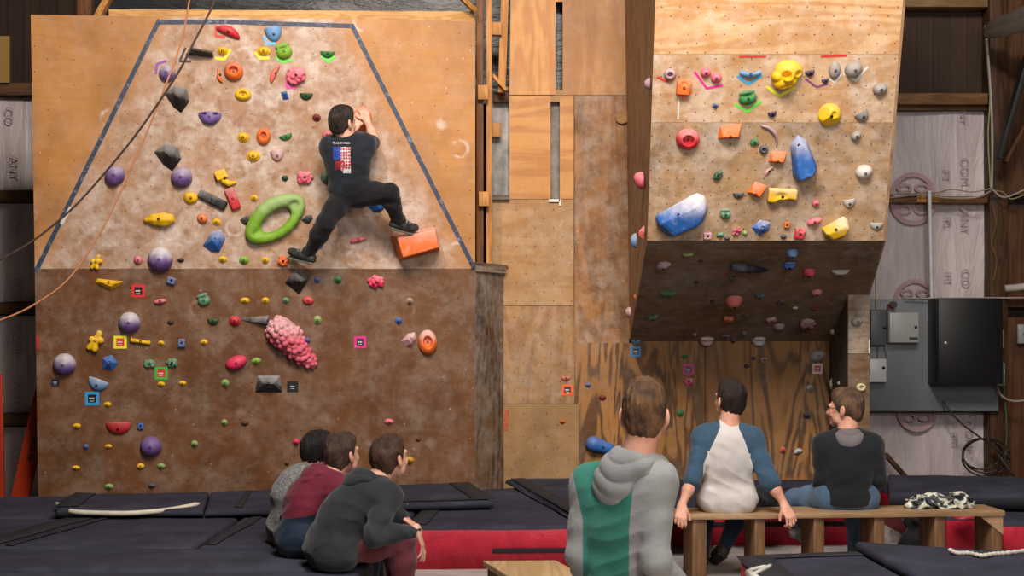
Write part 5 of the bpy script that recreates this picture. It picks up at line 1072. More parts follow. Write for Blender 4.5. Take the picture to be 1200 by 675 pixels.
def pad(lab, q, z0, z1, side=None, grp='black topped crash mats covering the floor', sag=.008, rnd=.03, nu=28, nv=18, strips_=(), strap=None, wob=0):
    """q: four plan corners, anticlockwise from the near left; a cushion with rounded rim and an uneven top"""
    q = [np.array((p[0], p[1]), float) for p in q]; ctr = sum(q)/4; e = empty('crash_mat', (ctr[0], ctr[1], z0), lab, 'crash mat', grp)
    W_ = np.linalg.norm(q[1]-q[0]); H_ = np.linalg.norm(q[3]-q[0]); V = []
    def P(s, t_): return (q[0]*(1-s)+q[1]*s)*(1-t_)+(q[3]*(1-s)+q[2]*s)*t_
    def ticks(n, L): 
        r = min(.45, rnd/L); return [0, r*.15, r*.5, r]+[r+(1-2*r)*k/(n-1) for k in range(1, n-1)]+[1-r, 1-r*.5, 1-r*.15, 1]
    S = ticks(nu, W_); T = ticks(nv, H_); ns, nt = len(S), len(T)
    for b_ in (0, 1):
        for t_ in T:
            for s in S:
                p = P(s, t_); ds = min(s, 1-s)*W_; dt = min(t_, 1-t_)*H_; d_ = min(ds, dt, rnd); edge = rnd-math.sqrt(max(0, rnd**2-(rnd-d_)**2))
                x_, y_ = p; nz = pnoise(Vector((x_*2.1, y_*2.1, z1*7)))*sag+pnoise(Vector((x_*6, y_*6, 2)))*sag*.4+(wob*math.sin(x_*2.3+y_) if wob else 0)
                if b_: V.append((x_, y_, z0))
                else: V.append((x_, y_, z1+nz-edge*min(1, (z1-z0)/rnd/1.2)))
    Fc = []; M = []
    for j in range(nt-1):
        for i in range(ns-1): Fc.append((j*ns+i, j*ns+i+1, (j+1)*ns+i+1, (j+1)*ns+i)); M.append(0)
    o_ = ns*nt; Fc += [tuple(reversed([k+o_ for k in f])) for f in Fc[:]]; M += [1]*(len(M))
    ring = [i for i in range(ns)]+[j*ns+ns-1 for j in range(1, nt)]+[(nt-1)*ns+i for i in range(ns-2, -1, -1)]+[j*ns for j in range(nt-2, 0, -1)]
    for k in range(len(ring)): a, b2 = ring[k], ring[(k+1) % len(ring)]; Fc.append((b2, a, a+o_, b2+o_)); M.append(1)
    mk('cover', V, Fc, [mcarp, side or mblack], e, smooth=True, midx=M)
    for k, (s0, s1, t0, t1, mm) in enumerate(strips_):      # sewn strips on the top
        b = MB(); n_ = 16; Vv = []; tt = np.linspace(0, 1, n_)
        for a in tt:
            for u in (0, 1):
                s = s0[0]*(1-a)+s1[0]*a; t_ = s0[1]*(1-a)+s1[1]*a; d = nrm(np.array([*(P(s1[0], s1[1])-P(s0[0], s0[1])), 0])); pp = P(s, t_)+np.array([-d[1], d[0]])*(u-.5)*t0
                Vv.append((pp[0], pp[1], z1+.006+pnoise(Vector((pp[0]*2.1, pp[1]*2.1, z1*7)))*sag+pnoise(Vector((pp[0]*6, pp[1]*6, 2)))*sag*.4+(wob*math.sin(pp[0]*2.3+pp[1]) if wob else 0)))
        b.add(Vv, [(2*i, 2*i+1, 2*i+3, 2*i+2) for i in range(n_-1)]); o = b.build('seam_strip', mm, e, flip=False, smooth=True); md = o.modifiers.new('s', 'SOLIDIFY'); md.thickness = t1; md.offset = -1
    if strap:                              # webbing stitched along the near side
        a = q[0]*(1-strap[0])+q[1]*strap[0]; c_ = q[0]*(1-strap[1])+q[1]*strap[1]; z = z0+(z1-z0)*strap[2]; b = MB(); b.bar((a[0], a[1]-.004, z), (c_[0], c_[1]-.004, z), .008, .035); b.build('webbing_strap', mstrap, e, bevel=.002)
    return e
g = lambda x, y, z: G(x, y, z)[:2]
pad('widest black mat along the bottom left edge, nearest the camera', [(-4.6, 7.0), (-.86, 7.05), (-.84, 7.93), (-4.6, 7.86)], .0, .29)
pad('black mat row under the three seated men on the left', [(-4.6, 7.9), (-.84, 7.97), (-.82, 8.78), (-4.6, 8.66)], .0, .30)
pad('black mat with a flat sewn strip, left of the men in the middle row', [(-4.6, 8.7), (-1.98, 8.79), (-1.95, 10.12), (-4.6, 10.0)], .0, .30, strips_=[((.50, .02), (.585, .97), .20, .003, mblack), ((.57, .02), (.655, .97), .05, .004, mblack)])
pad('black mat behind the three seated men, joined to the striped one', [(-1.94, 8.80), (-.80, 8.84), (-.78, 10.17), (-1.92, 10.12)], .0, .30, strips_=[((.06, .03), (.10, .97), .07, .004, mblack), ((.45, .03), (.47, .97), .02, .003, mblack)])
pad('black mat in the left back corner against the taped wall', [(-4.8, 10.04), (-3.3, 10.1), (-3.25, 11.35), (-4.8, 11.2)], .0, .31)
e = pad('raised black mat by the taped wall with a white foam edge', [g(66, 598, .36), g(238, 597, .36), g(245, 572, .39), g(85, 579, .36)], .312, .37, strips_=[((.06, .05), (.1, .95), .16, .003, mblack)], wob=.012)
b = MB(); pts = [G(66, 590, .36), G(73, 595, .36), G(85, 599.5, .35), G(110, 601, .345), (G(150, 601.5, .345)), G(190, 598.5, .35), G(218, 594, .36), G(233, 590.5, .37)]
b.tube(resample(pts, 50), [.012]*2+[.018]*46+[.012]*2, 10); o = b.build('foam_edge', flat('cfc6b4', .6, .1, 20), e, smooth=True); o['label'] = 'white foam edge tube'
pad('flat black mat by the taped wall right behind the grey sweatshirt man', [g(240, 599, .35), g(452, 594, .35), g(452, 568, .37), g(246, 574, .37)], .31, .36, strips_=[((.18, .05), (.22, .9), .05, .003, mblack)], wob=.006)
pad('flat black mat at the foot of the wall right of the black hoodie man', [g(456, 590, .36), g(577, 587.5, .36), g(545, 564, .37), g(456, 567, .37)], .31, .365, strips_=[((.93, .04), (.9, .93), .17, .003, mblack), ((.03, .05), (.97, .04), .07, .003, mblack)])
pad('long black mat base under the raised mats along the taped wall', [(-3.2, 10.2), (-.74, 10.26), (-.62, 11.8), (-3.15, 11.3)], .0, .295)
pad('red-sided crash mat in the middle, right of the black hoodie man', [(-.68, 9.70), (.62, 9.76), (.5, 12.3), (-.60, 11.72)], .0, .295, mred, strips_=[((.02, .02), (.06, .9), .13, .003, mblack)], strap=(.42, 1.0, .42))
pad('black mat with a ragged diagonal seam behind the man in green', [g(668, 604, .33), g(842, 602, .33), g(826, 563, .33), g(592, 563, .33)], .308, .345, strips_=[((.06, .02), (.055, .97), .12, .004, mblack)], wob=.008)
pad('red-sided crash mat behind the wooden bench', [(.64, 10.74), (2.62, 10.8), (2.62, 12.3), (.66, 12.3)], .0, .29, mred, strap=(.1, .99, .55))
pad('black mat at the tower foot between the two men on the bench', [g(848, 590, .36), g(1030, 588, .36), g(975, 561, .38), g(850, 561, .38)], .31, .372, strips_=[((.02, .5), (.98, .52), .04, .004, mblack)])
pad('black mat lying highest by the hanging cable loops', [g(1042, 578, .42), g(1215, 582, .42), g(1215, 562, .44), g(1040, 553, .46)], .325, .44, wob=.015)
pad('black mat under the highest one in the right back corner', [(3.12, 10.2), (5.0, 10.2), (5.0, 12.9), (3.12, 12.9)], .0, .3, mred)
pad('red-sided black mat right of the bench end', [(3.32, 9.62), (4.9, 9.55), (4.9, 10.15), (3.32, 10.15)], .0, .33, mred)
# near right mat pair
e = pad('dark mat in the lower right foreground with a white squiggle mark', [g(903, 700, .36), (3.4, 6.35), g(1215, 642, .36), g(868, 652, .36)], .0, .36, mred, strips_=[((.055, .03), (.04, .97), .2, .003, mblack), ((.03, .955), (.5, .97), .11, .003, mblack)])
b = MB(); P_ = [G(897, 664, .372), G(881, 668, .372), G(877, 672, .372), G(885, 672, .372), G(903, 663, .372)]; b.tube(resample(P_, 24), .012, 6); b.tube([G(877, 671, .372), G(888, 679, .372)], .02, 6); b.build('white_mark', flat('c8c4bc', .6), e, smooth=True)
pad('dark folded mat lying over the foreground mat at the lower right', [g(1108, 690, .42), (3.3, 6.4), g(1215, 652, .42), g(1002, 634, .42)], .37, .42, mblack, wob=.01)
b = MB(); b.tube(resample([G(1112, 644, .45), G(1122, 648, .44), G(1135, 648, .44), G(1150, 651, .44), G(1165, 649, .44), G(1180, 648, .44), G(1205, 645, .44)], 50), [.008+.006*abs(math.sin(i*1.1)) for i in range(50)], 6)
tag(b.build('frayed_cord', flat('c0b8ac', .8), smooth=True), 'frayed pale cord lying on the folded mat by the bench end', 'cord')
# red stuff sacks and bag under the bench
def cloth_lump(name, lab, cat, pts, rs, mat, amp=.02, h=.01, seed=3, flatz=None, grp=None, fr=26):
    P = np.array([p for p in pts]); m = max(rs)+.06; f = Field(P.min(0)-m, P.max(0)+m, h)
    for p, r in zip(pts, rs): f.ell(p, (r, r*.8, r*.75), None, .05)
    g_ = sines(seed, fr, 7); g2 = sines(seed+1, fr*2.3, 5); f.warp(lambda x, y, z: amp*np.abs(g_(x, y, z))-amp*.5+amp*.3*g2(x, y, z))
    if flatz is not None: f.cut((0, 0, flatz), (0, 0, -1))
    return tag(f.build(name, mat), lab, cat, grp)
cloth_lump('stuff_sack', 'crumpled red fabric sack on the mat under the right end of the bench', 'sack', [D(1128, 612, 10.05), D(1135, 628, 10.0), D(1139, 600, 10.05)], [.09, .10, .07], mred, .03, .009, 5, .30)
cloth_lump('backpack', 'black backpack with grey straps standing under the bench between red mats', 'bag', [G(1073, 655, 0)+[0, 0, .12], G(1076, 655, 0)+[0, 0, .28]], [.12, .10], fabric('141418', 90, .8), .025, .009, 6, .0)
cloth_lump('shoulder_bag', 'dark bag lying behind the bench beside the raglan shirt elbow', 'bag', [G(878, 590, .38)+[0, 0, .05], G(897, 590, .38)+[0, 0, .07]], [.10, .12], fabric('1c1e20', 90, .8), .03, .009, 7, .375)
t = NT('patterned_cloth'); v = t.coord(scale=(1, 1.3, 1.6)); n = t.noise(v, 13, 3, .5, 1.2); mcam = t.out(t.ramp(n, [(.44, s2l('14181c')), (.50, s2l('2a3440')), (.53, s2l('8c8c7c')), (.60, s2l('cfccbc'))]), .55)
# ================================================================ bench and box bench
mben = wood('a98a68', '8a6a4a', 0, .5, .8, name='bench_top'); mleg = wood('7c5c3e', '5a3e26', 2, .6, .7, name='bench_leg')
be = empty('wooden_bench', (1.6, 9.3, 0), 'long wooden plank bench with board legs carrying two seated men', 'bench')
b0 = G(766, 603.5, .45); b1 = G(1178, 598.5, .45); dB = nrm(b1-b0); nB = np.array([-dB[1], dB[0], 0]); DEP = .34
b = MB(); b.box8([b0-[0, 0, .035], b1-[0, 0, .035], b1+nB*DEP-[0, 0, .035], b0+nB*DEP-[0, 0, .035], b0, b1, b1+nB*DEP, b0+nB*DEP]); b.build('bench_top', mben, be, bevel=.004)
LEN = np.linalg.norm(b1-b0)
def at_bench(px):   # distance along the front edge for a pixel column
    return min(np.linspace(0, LEN, 2000), key=lambda s: abs(proj(b0+dB*s)[0]-px))
for px in (829, 898, 967, 1038, 1109, 1176):
    s = at_bench(px); p = b0+dB*(s-.04)*1.0; th = .04; q0 = p+nB*.02; q1 = p+dB*th+nB*.02; q2 = q1+nB*(DEP-.06); q3 = q0+nB*(DEP-.06); zz = .415
    if px == 829: q0 = q0-dB*.055; q3 = q3-dB*.055
    else: q0 = q0-dB*.03; q3 = q3-dB*.03
    b = MB(); b.box8([(x[0], x[1], 0) for x in (q0, q1, q2, q3)]+[(x[0], x[1], zz) for x in (q0, q1, q2, q3)]); b.build('leg', mleg, be, bevel=.003)
s = at_bench(1150); p = b0+dB*s+nB*.012; b = MB(); Pp = [p+[0, 0, -.036], b0+dB*(LEN-.01)+nB*.012+[0, 0, -.036], b0+dB*(LEN-.01)+nB*.012+[0, 0, -.16]]; V = Pp+[x+nB*.02 for x in Pp]
b.add(V, [(0, 1, 2), (5, 4, 3), (0, 3, 4, 1), (1, 4, 5, 2), (2, 5, 3, 0)]); b.build('corner_gusset', mben, be)
sx = at_bench(1112); c0 = b0+dB*sx+nB*.16
cloth_lump('patterned_jacket', 'black and white patterned garment crumpled on the right end of the bench', 'garment', [c0+[-.15, 0, .03], c0+[-.05, .02, .045], c0+[.06, 0, .03], c0+[.16, 0, .035], c0+[.12, .02, .06]], [.07, .075, .08, .07, .045], mcam, .022, .006, 9, .4515, fr=40)
sx = at_bench(889); c0 = b0+dB*sx+nB*.27; 
cloth_lump('chalk_bag', 'small black and green chalk bag on the bench beside the raglan sleeve', 'bag', [c0+[-.03, 0, .04], c0+[.03, 0, .045]], [.05, .05], flat('16201a', .6, .4, 30), .012, .006, 12, .4515, fr=40)
# low box bench in front
k0 = G(566, 657, .45); k1 = G(651, 656.5, .45); dk_ = nrm([.28, -.96, 0]); L_ = 2.1
bb = empty('box_bench', ((k0+k1)/2)*[1, 1, 0]+dk_*.8, 'pale plywood box bench in the bottom foreground carrying the man in green', 'bench')
b = MB(); b.box8([k0-[0, 0, .03], k1-[0, 0, .03], k1+dk_*L_-[0, 0, .03], k0+dk_*L_-[0, 0, .03], k0, k1, k1+dk_*L_, k0+dk_*L_]); b.build('bench_top', wood('bb9c74', '9c7c54', 1, .5, .6, name='box_top'), bb, bevel=.004)
su = nrm(k1-k0); W_ = np.linalg.norm(k1-k0)
for s0 in (0.015, W_-.045):
    b = MB(); p = k0+su*s0+dk_*.03; b.box8([np.array([x[0], x[1], 0]) for x in (p, p+su*.03, p+su*.03+dk_*(L_-.06), p+dk_*(L_-.06))]+[np.array([x[0], x[1], .42]) for x in (p, p+su*.03, p+su*.03+dk_*(L_-.06), p+dk_*(L_-.06))]); b.build('side_panel', mleg, bb, bevel=.003)
for s0 in (.35, 1.1):
    b = MB(); p = k0+su*.047+dk_*s0; q_ = p+su*(W_-.094); b.box8([np.array([x[0], x[1], .05]) for x in (p, q_, q_+dk_*.03, p+dk_*.03)]+[np.array([x[0], x[1], .42]) for x in (p, q_, q_+dk_*.03, p+dk_*.03)]); b.build('cross_panel', mleg, bb)
# ================================================================ people
@cached
def skin(col='d9a48c'):
    t = NT('skin'); v = t.coord(); n = t.noise(v, 18, 4); c = s2l(col); t.b.inputs['Subsurface Weight'].default_value = .08; t.b.inputs['Subsurface Radius'].default_value = (.02, .008, .005)
    t.bump(t.noise(v, 300, 2), .15, .002); return t.out(t.ramp(n, [(.3, (c[0]*.86, c[1]*.72, c[2]*.7, 1)), (.7, c)]), .5, 0, .35)
@cached
def hairmat(c0, c1):
    t = NT('hair'); v = t.coord(scale=(90, 90, 14)); n = t.noise(v, 3, 3, .6, .5); m = t.noise(t.coord(), 14, 3)
    t.bump(n, .8, .01); return t.out(t.mix(t.math('MULTIPLY', n, t.sm(m, .3, .7)), s2l(c0), s2l(c1)), .45, 0, .4)
def lp(a, b, t): return np.asarray(a)*(1-t)+np.asarray(b)*t
class HeadField:
    """the same field with every radius scaled to the head's size"""
    def __init__(s, f, k): s.f, s.k = f, k
    def ell(s, c, r, ax=None, k=.02, op='add'): s.f.ell(c, np.array(r)*s.k, ax, k, op); return s
    def cap(s, a, b, ra, rb=None, k=.02, op='add'): s.f.cap(a, b, ra*s.k, (ra if rb is None else rb)*s.k, k, op); return s
def ear_ax(s, x):      # ears stand a little away from the skull
    c, q = math.cos(.45), math.sin(.45)*x; return np.array([s.hr*c+s.hf*q, s.hf*c-s.hr*q, s.hu])
class Person:
    def __init__(s, name_loc, label, h=.006):
        s.root = empty('person', name_loc, label, 'person', 'people watching and climbing'); s.h = h; s.hs = 1.07
    def axes_of(s, up, rgt):
        up = nrm(up); rgt = nrm(np.asarray(rgt)-up*(np.asarray(rgt)@up)); return np.array([rgt, np.cross(up, rgt), up])
    def setup(s, P, M, T, N, shL, shR, hd, hf, arms, legs, hu=(0, 0, 1)):
        """pelvis, waist, chest, neck base, shoulders, head centre, head facing; arms: per side (elbow, wrist); legs: per side (hip, knee, ankle, toe)"""
        s.P, s.M, s.T, s.N, s.shL, s.shR, s.hd = [np.array(q, float) for q in (P, M, T, N, shL, shR, hd)]; s.arms = arms; s.legs = legs
        s.hf = nrm(hf); s.hr = nrm(np.cross(s.hf, hu)); s.hu = np.cross(s.hr, s.hf); s.HA = np.array([s.hr, s.hf, s.hu]); s.rgt = nrm(s.shR-s.shL)
        s.A0 = s.axes_of(s.M-s.P, s.rgt); s.A1 = s.axes_of(s.T-s.M, s.rgt); s.A2 = s.axes_of(s.N-s.T, s.rgt)
    def H(s, r, f, u): return s.hd+(s.hr*r+s.hf*f+s.hu*u)*s.hs
    def bounds(s, pts, m):
        pts = np.array(pts); return pts.min(0)-m, pts.max(0)+m
    def torso(s, f, e, k=.05, wide=1.0, sh=.0):
        f.ell(s.P+s.A0[2]*.01, (.16*wide+e, .115+e, .11+e), s.A0, k); f.ell(lp(s.P, s.M, .9), (.142*wide+e, .10+e, .13+e), s.A0, k)
        f.ell(lp(s.M, s.T, .55), (.148*wide+e, .105+e, .13+e), s.A1, k); f.ell(lp(s.T, s.N, .12), (.158*wide+e, .112+e, .15+e), s.A2, k)
        f.cap(s.shL, s.shR, .052+e, k=k); f.cap(lp(s.N, s.hd, .1), s.shL+s.A2[2]*.0, .042+e*.8, .05+e, k); f.cap(lp(s.N, s.hd, .1), s.shR, .042+e*.8, .05+e, k)
        f.cap(lp(s.shL, s.T, .3), lp(s.shR, s.T, .3), .09+e, k=k)
    def arm(s, f, i, e, t1=1.0, k=.02, m=1.0):
        sh = (s.shL, s.shR)[i]; el, wr = [np.array(q, float) for q in s.arms[i]]; f.cap(sh, lp(sh, el, .5), .054*m+e, .048*m+e, .04)
        T = t1*2
        if T <= 1: f.cap(sh, lp(sh, el, T), .052*m+e, .046*m+e, k); return
        f.cap(lp(sh, el, .5), el, .048*m+e, .040*m+e, k); f.cap(el, lp(el, wr, min(1, (T-1))*.45), .040*m+e, .041*m+e, k)
        if T > 1.45: f.cap(lp(el, wr, .45), lp(el, wr, T-1), .041*m+e, (.041-.015*(T-1))*m+e, k)
    def leg(s, f, i, e, k=.03, end=1.0, he=0):
        hp, kn, an, toe = [np.array(q, float) for q in s.legs[i]]; f.cap(hp, lp(hp, kn, .5), .088+e+he, .076+e, k); f.cap(lp(hp, kn, .5), kn, .074+e, .056+e, k)
        f.cap(kn, lp(kn, an, .35), .054+e, .055+e, k); f.cap(lp(kn, an, .35), lp(kn, an, end), .055+e, .036+e*1.3, k)
    def head(s, f):
        A = s.HA; H = s.H; f = HeadField(f, s.hs)
        f.ell(H(0, -.012, .028), (.074, .094, .088), A, .02); f.ell(H(0, .03, -.03), (.06, .062, .078), A, .03); f.cap(H(-.03, .03, -.07), H(0, .072, -.092), .03, .018, .02); f.cap(H(.03, .03, -.07), H(0, .072, -.092), .03, .018, .02)
        f.cap(H(0, .088, .005), H(0, .108, -.032), .008, .013, .012); [f.ell(H(x, .098, -.036), (.009, .01, .008), A, .008) for x in (-.011, .011)]
        f.cap(H(-.04, .082, .018), H(.04, .082, .018), .011, k=.015)
        for x in (-.031, .031): f.ell(H(x, .094, .0), (.017, .012, .011), A, .012, 'sub'); f.ell(H(x, .078, .0), (.013, .013, .012), A, .004); f.ell(H(x, .07, -.035), (.022, .02, .02), A, .02)
        f.cap(H(-.022, .086, -.058), H(.022, .086, -.058), .007, k=.008); f.cap(H(-.017, .085, -.069), H(.017, .085, -.069), .008, k=.008); f.cap(H(-.022, .096, -.0635), H(.022, .096, -.0635), .0025, k=.004, op='sub')
        for x in (-1, 1):
            f.ell(H(x*.082, -.010, -.008), (.011, .020, .034), ear_ax(s, x), .008); f.ell(H(x*.092, -.002, -.002), (.006, .012, .02), s.HA, .006, 'sub'); f.ell(H(x*.077, -.002, -.038), (.008, .01, .012), s.HA, .008)
        f.cap(lp(s.N, s.hd, .0), H(0, -.03, -.04), .06, .053, .03); f.cap(s.N, H(0, -.035, -.03), .058, .052, .02)
    def hand(s, f, W, d, n, t, curl=((20, 30, 20),)*4, thumb=(.55, .75, .1), sc=1.0, spread=1.0):
        """wrist, direction of the fingers, palm normal, thumb side"""
        W = np.array(W, float); d = nrm(d); n = nrm(np.asarray(n)-d*(np.asarray(n)@d)); t = nrm(np.asarray(t)-d*(np.asarray(t)@d)-n*(np.asarray(t)@n))
        ks = [W+d*l*sc+t*o*sc for l, o in ((.088, .030), (.092, .010), (.088, -.010), (.08, -.029))]
        for kx, o in zip(ks, (.02, .008, -.006, -.019)): f.cap(W+t*o*sc, kx, .013*sc, .0105*sc, .012)
        f.cap(W-d*.02, W+d*.01, .024*sc, .022*sc, .02); f.ell(W+d*.035*sc+t*.02*sc+n*.006, (.018*sc, .016*sc, .026*sc), np.array([t, n, d]), .015)
        L = ((.042, .025, .02), (.046, .029, .021), (.043, .027, .02), (.034, .02, .018))
        for i in range(4):
            p = ks[i]; c = curl[i % len(curl)]; a = 0; dd = nrm(d+t*(.12, .03, -.05, -.14)[i]*spread)
            for j in range(3):
                a += math.radians(c[j]); q = p+(dd*math.cos(a)+n*math.sin(a))*L[i][j]*sc; f.cap(p, q, (.0098-.0008*j)*sc*(.9 if i == 3 else 1), (.0092-.0009*j)*sc*(.9 if i == 3 else 1), .003); p = q
        p = W+d*.022*sc+t*.026*sc; q = p+nrm(d*thumb[0]+t*thumb[1]+n*thumb[2])*.04*sc; r = q+nrm(d*(thumb[0]+.4)+t*thumb[1]*.5+n*(thumb[2]+.1))*.03*sc
        f.cap(p, q, .014*sc, .0115*sc, .01); f.cap(q, r, .0112*sc, .009*sc, .003)
    def body(s, mat, hands, feet=True):
        pts = [s.P, s.N, s.shL, s.shR, s.H(0, 0, .13), s.H(0, .12, 0), s.H(0, -.12, 0)]+[q for a in s.arms for q in a]+[q for l in s.legs for q in l]
        lo, hi = s.bounds(pts, .16); f = Field(lo, hi, s.h); s.torso(f, -.004)
        for i in (0, 1): s.arm(f, i, -.004); s.leg(f, i, -.004, he=-.03)
        for l in s.legs: f.cap(l[2], lp(l[2], l[3], .15), .034, .036, .02); f.cap(lp(l[2], l[3], .1), l[3], .036, .026, .02)
        s.head(f)
        for hd in hands: s.hand(f, *hd[0], **hd[1])
        return f.build('body', mat, s.root)
    def hair(s, mat, vol=.014, top=.012, nape=-.055, front=.05, back=0, seed=1, swirl=0, fr=150, rag_=.0045):
        f0 = Field(s.hd-.19, s.hd+.19, .0036); A = s.HA; f = HeadField(f0, s.hs)
        f.ell(s.H(0, -.016, .030+top*.4), (.076+vol*.7, .095+vol, .090+top), A, .02); f.ell(s.H(0, -.048, -.012), (.066+vol*.4, .058+vol*.6, .07), A, .03)
        f.ell(s.H(0, -.06, -.055), (.05, .035+vol*.3, .035), A, .03)
        if swirl: f.ell(s.H(.008, .025, .082+top*.4), (.055, .055, .026+top*.8), A, .04)
        f.ell(s.H(0, front+.068, -.022), (.1, .062, .082), A, .012, 'sub'); f = f0; f.cut(s.H(0, front+.066, .045), s.hf, .03); f.cut(s.H(0, .0, nape-.01), -s.hu*.9-s.hf*-.25, .012)
        f.cut(s.H(0, .030, -.012), s.hf*.8-s.hu*.62, .02)                       # temples down to the ear
        for x in (-1, 1): f.ell(s.H(x*.092, -.004, -.016), (.024, .027, .042), A, .006, 'sub'); f.ell(s.H(x*.085, -.03, -.078), (.03, .035, .035), A, .015, 'sub')
        a = sines(seed, fr, 9, (1, 1, .22)); a2 = sines(seed+5, 55, 6, (1, 1, .6)); a3 = sines(seed+8, 300, 7, (1, 1, .2))
        f.warp(lambda x, y, z: rag_*np.abs(a(x, y, z))*.8+rag_*a2(x, y, z)*.7+.0012*a3(x, y, z))
        return f.build('hair', mat, s.root)
    def armdist(s, p):
        best = np.full(len(p), 9.0)
        for i in (0, 1):
            c = [(s.shL, s.shR)[i]]+[np.array(q, float) for q in s.arms[i]]
            for a, b in zip(c[:-1], c[1:]):
                ba = b-a; t_ = np.clip((p-a)@ba/(ba@ba), 0, 1); best = np.minimum(best, np.linalg.norm(p-a-t_[:, None]*ba, axis=1))
        return best
    def shirt(s, mats, e=.014, sleeve=1.0, hem=.06, hood=None, name='shirt', mfn=None, folds=.006, seed=2, wide=1.0, extra=None, neck=.075, collar=None, h=None, hood_mat=None, m=1.0, hemdir=None, region=None, seat=0):
        pts = [s.P, s.N, s.shL, s.shR]+[q for a in s.arms for q in a]; lo, hi = s.bounds(pts, .24); f = Field(lo, hi, h or s.h*1.1); s.torso(f, e, .06, wide)
        for i in (0, 1): s.arm(f, i, e+.007, sleeve, .025, m)
        if seat: f.ell(s.P-s.A0[2]*.015-s.A0[1]*.015, (.172+e+seat, .112+e+seat, .125+e), s.A0, .04)
        g1 = sines(seed, 17, 6, (1, 1, .6)); g2 = sines(seed+1, 34, 4, (.7, .7, 1.5)); g3 = sines(seed+2, 75, 5)
        el = [np.array(a[0]) for a in s.arms]
        def fold(x, y, z):
            w = .35+.65*np.exp(-((x-s.M[0])**2+(y-s.M[1])**2+(z-lp(s.P, s.M, .6)[2])**2)/.045)
            for q in el: w = w+.8*np.exp(-((x-q[0])**2+(y-q[1])**2+(z-q[2])**2)/.008)
            r = 1-np.abs(g2(x, y, z)); return -folds*(g1(x, y, z)*.8+w*r*1.1+.18*g3(x, y, z))
        f.warp(fold)
        dn = nrm(hemdir) if hemdir is not None else -s.A0[2]; f.cut(s.P-s.A0[2]*hem, dn, .01)
        f.ell(lp(s.N, s.hd, .42), (neck, neck, .075), s.HA*[[1], [1], [1]], .01, 'sub')
        o = f.build(name, mats, s.root, mfn=mfn)
        if region:
            co_ = np.empty(len(o.data.vertices)*3); o.data.vertices.foreach_get('co', co_); co_ = co_.reshape(-1, 3)+wloc(o); at_ = o.data.attributes.new('region', 'FLOAT', 'POINT'); at_.data.foreach_set('value', region(co_).astype(np.float32))
        if hood:
            U, Fw, R = s.A2[2], s.A2[1], s.A2[0]; hp = Field(*s.bounds([s.N], .26), s.h); sz = hood
            ring = [s.N+R*.075*math.cos(a)*1.05+Fw*(.075*math.sin(a))+U*(.012+.03*(-math.sin(a)*.5+.2)) for a in np.linspace(-math.pi*1.35, math.pi*.35, 16)]
            hp.chain(ring, [.03*sz]*16, .02); ring2 = [s.N+R*.10*sz*math.cos(a)+Fw*(.085*math.sin(a)-.02)+U*(-.018+.0*a) for a in np.linspace(-math.pi*1.12, math.pi*.12, 14)]
            hp.chain(ring2, [.026*sz]*14, .02); hp.ell(s.N-Fw*(.085+.02*sz)-U*.055*sz, (.085*sz, .035*sz, .07*sz), np.array([R, Fw, U]), .03)
            hp.ell(s.N-Fw*.03+U*.055, (.062, .066, .05), np.array([R, Fw, U]), .012, 'sub')
            q1 = sines(seed+7, 34, 5, (1, 1, .6)); hp.warp(lambda x, y, z: .007*np.abs(q1(x, y, z))-.003)
            cr = s.N-Fw*.1; hp.chain([cr+R*.07*sz+U*.01, cr-Fw*.03-U*.055*sz, cr-R*.07*sz+U*.01], [.008]*3, .01, 'sub')
            hp.build('hood', hood_mat or (mats[0] if isinstance(mats, list) else mats), o)
        return o
    def trousers(s, mat, e=.012, he=0, seed=5, top=.09, end=.95, folds=.005, h=None):
        pts = [s.P]+[q for l in s.legs for q in l[:3]]; lo, hi = s.bounds(pts, .22); f = Field(lo, hi, h or s.h*1.15)
        e0 = e; e = e0 if not he else -.002; f.ell(s.P, (.156+e, .112+e, .11+e), s.A0, .05); f.ell(lp(s.P, s.M, .5), (.14+e, .10+e, .1), s.A0, .05)
        f.cut(s.P+s.A0[2]*top, s.A0[2], .01)
        for i in (0, 1): s.leg(f, i, e0, .04, end, he); f.cap(s.P, s.legs[i][0], .098, .088+e+he, .05)
        g1 = sines(seed, 20, 6); g2 = sines(seed+1, 44, 6); kn = [np.array(l[1]) for l in s.legs]
        def fold(x, y, z):
            w = .4
            for q in kn: w = w+.9*np.exp(-((x-q[0])**2+(y-q[1])**2+(z-q[2])**2)/.014)
            return -folds*(g1(x, y, z)*.5+w*(1-np.abs(g2(x, y, z))))
        f.warp(fold); return f.build('trousers', mat, s.root)
    def shoes(s, mat, sole, which=(0, 1)):
        for i in which:
            kn, an, toe = [np.array(q, float) for q in s.legs[i][1:]]; d = nrm(toe-an); up = nrm((kn-an)-d*((kn-an)@d)); sd = np.cross(d, up); A = np.array([sd, d, up])
            f = Field(*s.bounds([an, toe], .11), .005); f.cap(an-d*.03-up*.02, an+d*.06, .042, .042, .02); f.cap(an+d*.05-up*.01, toe, .041, .034, .02); f.cap(an, an+up*.04, .045, .042, .01)
            f.cut(an-up*.055, -up, .008); so = f.build('shoe', mat, s.root)
            f = Field(*s.bounds([an, toe], .13), .005); f.box(lp(an, toe, .44)-up*.052, (.040, np.linalg.norm(toe-an)*.5+.045, .009), A, .008, .01); f.build('sole', sole, so)
            b = MB(); b.tube([an+d*.05+up*.034+sd*.03, an+d*.06+up*.044, an+d*.05+up*.034-sd*.03], .006, 6); b.tube([an+d*.08+up*.026+sd*.03, an+d*.09+up*.038, an+d*.08+up*.026-sd*.03], .006, 6); b.build('strap', flat('8c8c84', .5), so)
